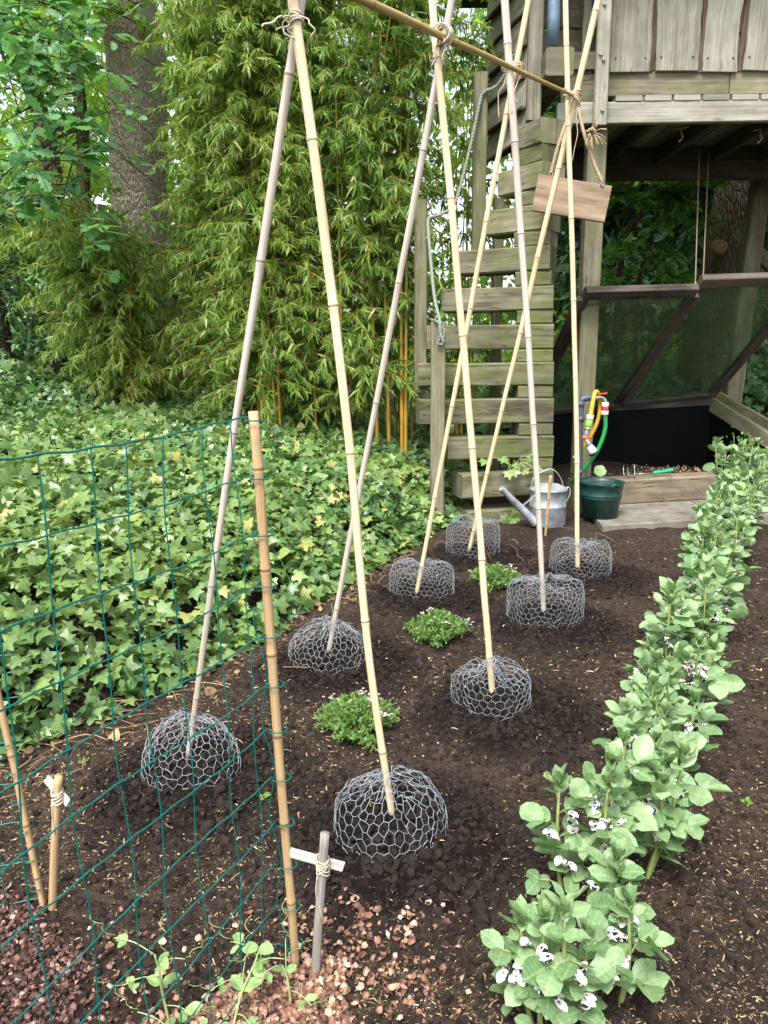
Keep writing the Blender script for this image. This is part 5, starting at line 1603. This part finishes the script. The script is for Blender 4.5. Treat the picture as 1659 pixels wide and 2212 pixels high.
# ------------------------------------------------------------------ wire netting cages
CL = {'A1': "domed wire netting cage round the foot of the nearest grey cane, beside the green fence", 'B1': "largest domed wire netting cage round the stout bending cane, nearest the camera",
      'A2': "peaked wire netting cage round the pale grey cane in mid row", 'B2': "straight sided wire netting cage with a pointed top, right of centre",
      'A3': "low flat wire netting cage round the tan cane close to the ivy", 'B3': "square shouldered wire netting cage beside the small pink flowered plant",
      'A4': "rounded wire netting cage near the stair foot, furthest left", 'B4': "squat wire netting cage furthest right, in front of the green bucket"}
for ci, (k, (c_px, hw, tpy, pw_, peak)) in enumerate(CAGES.items()):
    c_ = CC[k]
    rr = hw / FPX * depth(c_ + [0, 0, 0.06])
    hgt_ = at(c_px[0], tpy, c_[1] + rr * 0.35)[2]
    cell = 0.029
    nc = 2 * int(round(2 * np.pi * rr / cell))
    Lp = hgt_ + rr * 0.85
    nr_ = int(Lp / (cell * 0.80))
    ph1, ph2 = random.random() * 6, random.random() * 6

    ph_ = np.linspace(0, np.pi / 2, 200); cr_ = np.cos(ph_) ** pw_ * 0.97 + 0.03; cr_[-1] = 0.03; sz_ = np.sin(ph_) ** pw_
    al_ = np.concatenate([[0], np.cumsum(np.hypot(np.diff(cr_) * rr, np.diff(sz_) * hgt_))]); Lp = al_[-1]; al_ = al_ / Lp; nr_ = int(round(Lp / (cell * 0.86)))

    def surf(u_, v_):
        cr = np.interp(v_, al_, cr_); sz = np.interp(v_, al_, sz_)
        th_ = 2 * np.pi * u_
        lump = 1 + 0.05 * np.sin(2 * th_ + ph1) + 0.035 * np.sin(3 * th_ + ph2) + 0.02 * np.sin(7 * th_ + ph1 * 2)
        r2 = rr * cr * lump
        wr = 0.010 * v_ * np.sin(9 * th_ + 5 * v_) + 0.012 * v_ * np.sin(5 * th_ + 3)
        x_ = c_[0] + r2 * np.cos(th_); y_ = c_[1] + r2 * np.sin(th_)
        z_ = hgt_ * sz * (1 + 0.10 * np.sin(th_ * 2 + ph2) * v_) + peak * np.exp(-(r2 / (0.35 * rr)) ** 2) + wr
        return np.stack([x_, y_, z_ - 0.004 + 0 * u_], -1)
    ii, jj = np.meshgrid(np.arange(nc), np.arange(nr_ + 1), indexing='ij')
    vv = (jj + np.where((ii + jj) % 2 == 0, -0.17, 0.17)) / nr_
    uu = ii / nc + 0.0
    P = surf(uu, np.maximum(vv, 0.0))
    rad_ = np.hypot(P[..., 0] - c_[0], P[..., 1] - c_[1]) / rr
    P += rng.normal(size=P.shape) * (0.0011 + 0.006 * (1 - np.clip(rad_ * 1.1, 0, 1))[..., None])
    gnd = ground(P[..., 0], P[..., 1])
    P[..., 2] = np.maximum(P[..., 2] + gnd * (1 - vv), gnd + 0.002)
    E0 = []; E1 = []
    for j in range(nr_ + 1):
        for i_ in range(nc):
            if rad_[i_, j] < 0.55 and rng.random() > rad_[i_, j] / 0.55 + 0.15:
                continue
            if j > 0 or rng.random() > 0.15:
                E0.append(P[i_, j]); E1.append(P[(i_ + 1) % nc, j])
            if j < nr_ and (i_ + j) % 2 == 1:
                E0.append(P[i_, j]); E1.append(P[i_, j + 1])
    E0, E1 = np.array(E0), np.array(E1)
    ok = np.linalg.norm(E1 - E0, axis=1) > 0.0015
    mb = MB().wires(E0[ok], E1[ok], 0.00068, 4, rng.random(ok.sum()))
    tag(mb.build('wire_cage', M['zinc'], None, True), CL[k], "wire cage", "wire netting cages round the canes")

# ------------------------------------------------------------------ low flowering mat plants
for (lab, x0, x1, y0, y1) in (("nearest bright green mat plant with a few pale pink flowers", 672, 872, 1505, 1622), ("middle green mat plant with pink flowers, between the wire cages", 868, 1022, 1326, 1408), ("furthest green mat plant with pink flowers, beside the square shouldered cage", 1006, 1132, 1222, 1290)):
    c_ = G((x0 + x1) / 2, y1 - 0.36 * (y1 - y0))
    rr = (x1 - x0) / 2 / FPX * depth(c_)
    pl = empty('mat_plant', c_, lab, "plant", "low flowering plants in the bed")
    st_ = MB(); P = []; D = []
    nst = 230
    for k in range(nst):
        a = rng.uniform(0, 2 * np.pi); q = rr * math.sqrt(rng.random()) * (0.90 + 0.16 * math.sin(3 * a + x0) + 0.10 * math.sin(7 * a + y0))
        z_ = 0.105 * (1 - 0.6 * (q / rr) ** 2) * (0.5 + 0.75 * rng.random())
        tip_ = c_ + np.array([q * math.cos(a), q * math.sin(a) * 0.95, z_])
        rt_ = c_ + np.array([q * 0.45 * math.cos(a), q * 0.45 * math.sin(a), 0.0])
        C_ = spline([rt_, (rt_ + tip_) / 2 + [0, 0, 0.01], tip_], 6)
        st_.tube(C_, 0.0012, 3, 0.5, False)
        for j in range(16):
            t = 0.35 + 0.65 * rng.random()
            P.append(np.array([np.interp(t, np.linspace(0, 1, len(C_)), C_[:, b_]) for b_ in range(3)])); D.append(rng.normal(size=3) + [0, 0, 0.5])
    P = np.array(P); D = np.array(D)
    st_.build('stems', M['bean_stem'], pl, True)
    MB().inst(T_TINY, P, D, rvec(len(P), 1.0), 0.013 + 0.010 * rng.random(len(P)), rng.random(len(P)), 1.0 + 0.6 * rng.random(len(P))).build('foliage', M['thyme'], pl)
    for k in range(6):
        fl = MB()
        a = rng.uniform(0, 2 * np.pi); q = rr * (0.3 + 0.6 * rng.random())
        fc = c_ + np.array([q * math.cos(a), q * math.sin(a), 0.115 * (1 - 0.5 * (q / rr) ** 2) + 0.01])
        for j in range(6):
            f2_ = fc + rng.normal(size=3) * np.array([0.008, 0.008, 0.004])
            aa = np.arange(4) * np.pi / 2 + rng.random()
            fl.inst(T_OVAL, np.repeat(f2_[None], 4, 0), np.stack([np.cos(aa), np.sin(aa), np.full(4, 0.3)], 1), rvec(4, 3.0), 0.0062, rng.random(4), np.full(4, 1.4))
        fl.build('flower_head', M['pink_flower'], pl)

# ------------------------------------------------------------------ row of broad beans
row0 = G(1240, 2260); row1 = G(1598, 1112)
rdir = (row1 - row0)[:2]; rl = np.linalg.norm(rdir); rdir = rdir / rl; rper = np.array([rdir[1], -rdir[0]])
NB = 24
ordw = ["nearest", "second", "third", "fourth", "fifth", "sixth", "seventh", "eighth", "ninth", "tenth", "eleventh", "twelfth", "thirteenth", "fourteenth", "fifteenth", "sixteenth", "seventeenth", "eighteenth", "nineteenth", "twentieth", "twenty-first", "twenty-second", "twenty-third", "furthest"]
for k in range(NB):
    t = (k / (NB - 1)) ** 1.12 * rl
    off = 0.02 * rng.normal() + (0.03 if k % 2 else -0.03)
    bp = np.array([*(row0[:2] + rdir * t + rper * off), 0.0])
    bp[2] = float(ground(bp[0:1], bp[1:2])[0])
    lab = {0: "nearest broad bean plant, cut by the lower edge of the picture", NB - 1: "furthest broad bean plant, standing before the black lined box"}.get(k, "%s broad bean plant of the row, counted from the near end" % ordw[k])
    pl = empty('broad_bean_plant', bp, lab, "bean plant", "row of broad bean plants")
    fo = MB()
    hgt_ = 0.30 + 0.31 * (k / NB) ** 1.3 + 0.03 * rng.normal()
    for sN in range((3 if k % 3 else 4) + (k > 2) + (k > 14)):
        az = rng.uniform(0, 2 * np.pi); lean = (0.02 + 0.065 * rng.random()) * (1 + 0.9 * smooth((k - 11) / 10))
        h2 = hgt_ * (0.72 + 0.35 * rng.random())
        e = bp + np.array([math.cos(az) * lean, math.sin(az) * lean, h2])
        r0 = bp + np.array([math.cos(az), math.sin(az), 0]) * 0.025
        S = spline([r0, r0 + (e - r0) * 0.5 + [math.cos(az) * 0.01, math.sin(az) * 0.01, 0.0], e], 12)
        pe = MB().tube(S, np.linspace(0.0062, 0.0030, len(S)), 6)
        sl_ = np.linspace(0, 1, len(S))
        nl_ = 9
        for j in range(nl_):
            t_ = 0.24 + 0.72 * j / (nl_ - 1)
            o_ = np.array([np.interp(t_, sl_, S[:, b_]) for b_ in range(3)])
            a = az + j * 2.6 + rng.normal() * 0.4
            top_f = smooth((t_ - 0.72) / 0.25)
            el = 0.45 + 0.80 * top_f + 0.28 * rng.normal()
            d = np.array([math.cos(a) * math.cos(el), math.sin(a) * math.cos(el), math.sin(el)])
            pl_ = (0.042 + 0.036 * rng.random()) * (0.8 + 0.2 * smooth(k / 9)) * (1 - 0.5 * top_f)
            pe.tube([o_, o_ + d * pl_ * 0.5 + [0, 0, 0.004], o_ + d * pl_], 0.0016, 4)
            sz = (0.046 + 0.030 * rng.random()) * (0.86 + 0.14 * smooth(k / 9) + 0.22 * smooth((k - 12) / 10)) * (1 - 0.30 * top_f)
            sidev = unit(np.cross(d, [0, 0, 1.0]))
            npair = 2 if rng.random() < 0.7 else 1
            for q in range(npair):
                for sg in (1, -1):
                    bp_ = o_ + d * pl_ * (0.50 + 0.48 * q)
                    dd = unit(sidev * sg * 0.8 + d * (0.45 + 0.4 * q) + rng.normal(size=3) * 0.16)
                    nn = unit(np.array([0, -0.12, 1.0]) - d * 0.5 * top_f + sidev * sg * -0.45 + rng.normal(size=3) * 0.45)
                    fo.inst(random.choice(T_BEANS if top_f < 0.5 else T_BEANS2), [bp_], [dd], [nn], sz * (0.75 + 0.5 * rng.random()), [min(1, 0.85 * rng.random() + 0.15 * top_f)], np.array([1.0 + 0.25 * rng.random()]))
            if 0.42 < t_ < 0.82 and rng.random() < 0.8:
                fl_ = MB()
                nf = 3 + int(rng.random() * 3)
                fd_ = unit(np.array([math.cos(a + 0.5) - 0.15, math.sin(a + 0.5) - 0.7, 0.05]))
                for q in range(nf):
                    fp = o_ + fd_ * 0.026 + rng.normal(size=3) * 0.008
                    dd = unit(fd_ + rng.normal(size=3) * 0.45 + [0, 0, -0.1])
                    ss_ = unit(np.cross(dd, [0, 0, 1.0])); uu_ = np.cross(ss_, dd)
                    s3 = 0.023 + 0.006 * rng.random()
                    fl_.inst(T_BEAN, [fp], [dd + uu_ * 0.25], [uu_], s3, [0.3])
                    fl_.inst(T_BEAN, [fp], [dd + ss_ * 0.25 - uu_ * 0.15], [ss_ + uu_ * 0.3], s3 * 0.72, [1.0])
                    fl_.inst(T_BEAN, [fp], [dd - ss_ * 0.25 - uu_ * 0.15], [-ss_ + uu_ * 0.3], s3 * 0.72, [1.0])
                fl_.build('flower_cluster', M['bean_flower'], pl)
        pe.build('stem', M['bean_stem'], pl, True)
        # tuft of young leaves at the tip
        n_ = 17
        a = rng.random(n_) * 2 * np.pi; tl_ = 0.25 + 0.85 * rng.random(n_)
        D = np.stack([np.cos(a) * tl_ * 0.7, np.sin(a) * tl_ * 0.7, np.full(n_, 0.8)], 1)
        fo.inst(T_BEANS2[k % 5], np.repeat(e[None], n_, 0) - D * 0.012, D, np.stack([-np.cos(a), -np.sin(a), np.full(n_, 0.7)], 1), 0.028 + 0.034 * tl_ * rng.random(n_), 0.2 + 0.5 * rng.random(n_))
    fo.build('foliage', M['bean'], pl, True)

# ------------------------------------------------------------------ green wire fence, its canes, labels and peas
cb_ = G(640, 2092); YC = cb_[1]
cane([cb_ + [0, 0, -0.02], at(612, 1760, YC), at(588, 1450, YC), at(566, 1150, YC), at(546, 888, YC)], [0.0165, 0.0175, 0.018, 0.018, 0.0175], M['cane_tan'], 'fence_cane', "tan bamboo cane with a split top holding the green fence, centre left", "cane", "canes of the green fence", 0.17)
sp_ = MB().tube([at(549, 893, YC - 0.0095), at(550, 940, YC - 0.0098), at(551, 985, YC - 0.0098)], [0.0011, 0.0013, 0.0004], 5)
lb = G(96, 1962); YL = lb[1]
cane([lb + [0, 0, -0.02], at(60, 1800, YL), at(20, 1620, YL), at(-30, 1380, YL), at(-70, 1180, YL)], [0.014, 0.0145, 0.015, 0.015, 0.015], M['cane_tan'], 'fence_cane', "tan bamboo cane holding the fence at the left edge", "cane", "canes of the green fence", 0.16)
rows_py = [901, 1026, 1147, 1257, 1366, 1472, 1569, 1673, 1771, 1861, 1951, 2033, 2108]


def fence(name, label, p_right, p_left, zs, ncols, step, loops, bulge=0.02, ph=0.0):
    p_right = np.asarray(p_right); p_left = np.asarray(p_left)
    d = unit(np.append(p_left - p_right, 0)); nrm = np.array([-d[1], d[0], 0]); L = np.linalg.norm(p_left - p_right)
    mb = MB()
    S = np.linspace(0, L, int(L / 0.008))

    def pos(s_, z_, k_):
        bl = 0.5 * bulge * np.sin(s_ * 5 + z_ * 3 + ph) + 0.003 * np.sin(z_ * 21 + s_ * 9)
        return np.stack([p_right[0] + d[0] * s_ + nrm[0] * bl, p_right[1] + d[1] * s_ + nrm[1] * bl, z_], -1)
    for k_, z_ in enumerate(zs):
        zz = z_ - 0.008 * np.sin(S * 6 + 0.4 * k_) * smooth(S / 0.2) + 0.0012 * np.sin(S * 2 * np.pi / 0.085 + k_) - 0.01 * S
        mb.tube(pos(S, zz, k_), 0.0014 if 0 < k_ < len(zs) - 1 else 0.0017, 6)
    for c_, s0_ in enumerate(ncols):
        if s0_ > L: break
        zz = np.linspace(zs[0], zs[-1], 70)
        s_ = s0_ + 0.003 * np.sin(zz * 13 + c_)
        dz = -0.008 * np.sin(s_ * 6) - 0.01 * s_
        mb.tube(pos(s_, zz + dz, 0) - nrm * 0.0022, 0.0012, 5)
    # wire ends wound round the cane
    if loops:
        for k_, z_ in enumerate(zs):
            cpos = np.array([np.interp(-z_, [-1.14, 0.0], [at(548, 901, YC)[0], cb_[0]]), YC, z_])
            a = np.linspace(-2.4, 2.6, 18)
            q = cpos + np.stack([0.018 * np.cos(a - 0.7), 0.017 * np.sin(a - 0.7), 0.004 * a - 0.006 - 0.006 * np.sin(a)], 1)
            st0 = pos(np.array([0.0]), np.array([z_]), k_)[0]
            mb.tube(spline([st0] + list(q), 40), 0.0015, 6)
        zz = np.linspace(zs[1] - 0.25, 0.02, 60)
        xx = np.interp(-zz, [-1.14, 0.0], [at(548, 901, YC)[0], cb_[0]]) - 0.022 + 0.008 * np.sin(zz * 31)
        mb.tube(np.stack([xx, np.full(60, YC + 0.006), zz], 1), 0.0013, 5)
    return tag(mb.build(name, M['fence_green'], None, True), label, "fence", "green wire fence panels")


zs = [at(546 + 94 * (p_ - 888) / 1204, p_, YC)[2] for p_ in rows_py]
zs[-1] = 0.012
fence('wire_fence', "green plastic coated wire fence panel across the lower left, tied to the tall cane", (cb_[0] - 0.040, YC - 0.004), (-0.62, 0.40), zs, [0.045, 0.125, 0.225, 0.305, 0.370, 0.455, 0.535, 0.615, 0.695, 0.775, 0.85, 0.93], 0.078, True)
fence('wire_fence', "darker green wire fence panel behind the left edge cane", (lb[0] - 0.005, YL + 0.015), (lb[0] - 0.75, YL - 0.12), [0.62 - 0.1 * k for k in range(7)], [0.08 * (q + 1) for q in range(9)], 0.078, False, 0.01, 1.0)
mb = MB()
for k in range(6):
    q = at(15 + 13 * k, 1615 + 62 * k, YL); a = np.linspace(0, 5.6, 16)
    mb.tube(q + np.stack([0.014 * np.cos(a), 0.014 * np.sin(a), 0.002 * a], 1), 0.0014, 5)
tag(mb.build('wire_clips', M['fence_green'], None, True), "green wire ends wound round the left edge cane", "wire")

# right-hand label stake
b0 = G(680, 2105)
ls = empty('label_stake', b0, "grey split stake with a pale crosswise label, right of the tall fence cane", "plant label", "plant label stakes")
t0_ = at(702, 1800, b0[1])
cs_ = MB().tube(spline([b0 + [0, 0, -0.03], b0 + (t0_ - b0) * 0.3, b0 + (t0_ - b0) * 0.5, t0_], 20), np.linspace(0.0105, 0.0085, 20 // 3 * 3 + 1) if False else 0.0093, 10, 0.4)
cs_.build('stake', M['grey_stake'], ls, True)
pa_ = at(625, 1841, b0[1] + 0.012); pb_ = at(742, 1873, b0[1] + 0.012)
MB().plank(pa_, pb_, 0.021, 0.005, (0, 0, 1), 0.001, 4, 0.0005).build('label_board', M['pale_label'], ls)
mb = MB(); tc = at(697, 1862, b0[1] + 0.004)
for k in range(7):
    a = np.linspace(0, 2 * np.pi, 18); tl_ = (0.9 if k % 2 else -0.9) * (0.3 if k > 3 else 1)
    mb.tube(tc + np.stack([0.0125 * np.cos(a), 0.016 * np.sin(a), tl_ * 0.012 * np.cos(a) + (k - 3) * 0.004 - 0.004], 1), 0.0017, 5)
mb.tube(spline([tc + [-0.01, -0.014, -0.02], tc + [-0.014, -0.014, -0.06], tc + [-0.008, -0.013, -0.09], tc + [-0.003, -0.013, -0.12]], 14), 0.0013, 4)
mb.build('twine', M['twine'], ls, True)
# left-hand label stake
b0 = G(109, 1968)
ls = empty('label_stake', b0, "short tan cane stake with a white label turned edgewise, near the left edge", "plant label", "plant label stakes")
t0_ = at(127, 1676, b0[1])
MB().tube(spline([b0 + [0, 0, -0.03], b0 + (t0_ - b0) * 0.5, t0_], 16), 0.0088, 10, 0.4).build('stake', M['cane_tan'], ls, True)
MB().plank(at(100, 1682, b0[1] + 0.03), at(148, 1735, b0[1] - 0.004), 0.022, 0.004, (0, 0.2, 1), 0.001, 3).build('label_board', M['pale_label'], ls)
mb = MB(); tc = at(124, 1718, b0[1])
for k in range(7):
    a = np.linspace(0, 2 * np.pi, 18)
    mb.tube(tc + np.stack([0.0115 * np.cos(a), 0.0125 * np.sin(a), 0.005 * np.sin(a * 1 + k) + (k - 3) * 0.004], 1), 0.0016, 5)
mb.tube(spline([tc + [-0.01, -0.01, -0.012], tc + [-0.012, -0.01, -0.05], tc + [-0.011, -0.01, -0.09]], 10), 0.0011, 4)
mb.build('twine', M['white_string'], ls, True)
# short stake before the watering can
b0 = G(1178, 1157)
cane([b0 + [0, 0, -0.02], at(1184, 1090, b0[1]), at(1190, 1027, b0[1])], [0.017, 0.020, 0.022], M['cane_tan'], 'short_cane', "short brown cane stub standing in front of the watering can", "cane", None, 0.11)

# pea plants by the fence
for (lab, pts, n_) in (
    ("pea plant with large grey green leaves climbing the fence, nearest the camera", [(372, 2235, 1.15), (352, 2150, 1.14), (345, 2105, 1.13), (334, 2062, 1.12)], 7),
    ("straggling pea plant with long pale tendrils left of the tall fence cane", [(500, 2240, 1.14), (520, 2150, 1.16), (548, 2085, 1.20), (562, 2045, 1.22)], 8),
    ("small pea seedling at the foot of the tall fence cane", [(630, 2190, 1.22), (622, 2120, 1.22), (610, 2085, 1.22)], 5)):
    Q = [at(*p_) for p_ in pts]
    pl = empty('pea_plant', low(Q[0], 0), lab, "pea plant", "pea plants by the fence")
    S = spline([low(Q[0], -0.01)] + Q, 24)
    stm = MB().tube(S, np.linspace(0.003, 0.0015, len(S)), 6)
    fo = MB()
    for j in range(n_):
        t_ = 0.15 + 0.85 * j / (n_ - 1)
        o_ = np.array([np.interp(t_, np.linspace(0, 1, len(S)), S[:, b_]) for b_ in range(3)])
        a = j * 2.4 + rng.random()
        d = unit(np.array([math.cos(a), math.sin(a) * 0.6 - 0.2, 0.25]))
        l_ = 0.05 + 0.03 * rng.random()
        e = o_ + d * l_
        stm.tube(spline([o_, o_ + d * l_ * 0.5 + [0, 0, 0.008], e], 6), 0.0011, 4)
        sd3 = unit(np.cross(d, [0, 0, 1.0]))
        for sg in (1, -1):
            for w, sz in (((0.08, 0.046),) if j % 2 else ((0.7, 0.036),)):
                fo.inst(random.choice(T_BEANS), [o_ + d * l_ * w], [sd3 * sg + d * 0.5 + rng.normal(size=3) * 0.2], [unit(np.array([0, -0.3, 1]) + rng.normal(size=3) * 0.3)], sz * (0.5 + 0.42 * rng.random()), rng.random(1), np.array([1.05]))
        # tendril
        q = np.linspace(0, 1, 14)
        tn = e + d * 0.05 * q[:, None] + np.stack([0.006 * np.sin(q * 14), 0.004 * np.cos(q * 14), 0.03 * q], 1)
        stm.tube(tn, 0.0006, 3)
    stm.build('stem', M['pea_stem'], pl, True); fo.build('foliage', M['pea'], pl)

# little weed seedlings in the bed
for (lab, px, py) in (("tiny green seedling between the fence cane and the nearest cage", 567, 1745), ("tiny green seedling below the boxy peaked cage", 1163, 1942), ("tiny seedling in the soil right of the bean row", 1612, 1725), ("tiny green seedling beside the left label stake", 182, 1657)):
    c_ = G(px, py); c_[2] = ground(c_[0:1], c_[1:2])[0]
    a = rng.random(7) * 2 * np.pi
    mb = MB().inst(T_OVAL, np.repeat(c_[None], 7, 0), np.stack([np.cos(a), np.sin(a), np.full(7, 0.5)], 1), rvec(7, 1.5), 0.018 + 0.01 * rng.random(7), 0.4 + 0.5 * rng.random(7))
    tag(mb.build('weed_seedling', M['thyme']), lab, "seedling", "weed seedlings in the bed")
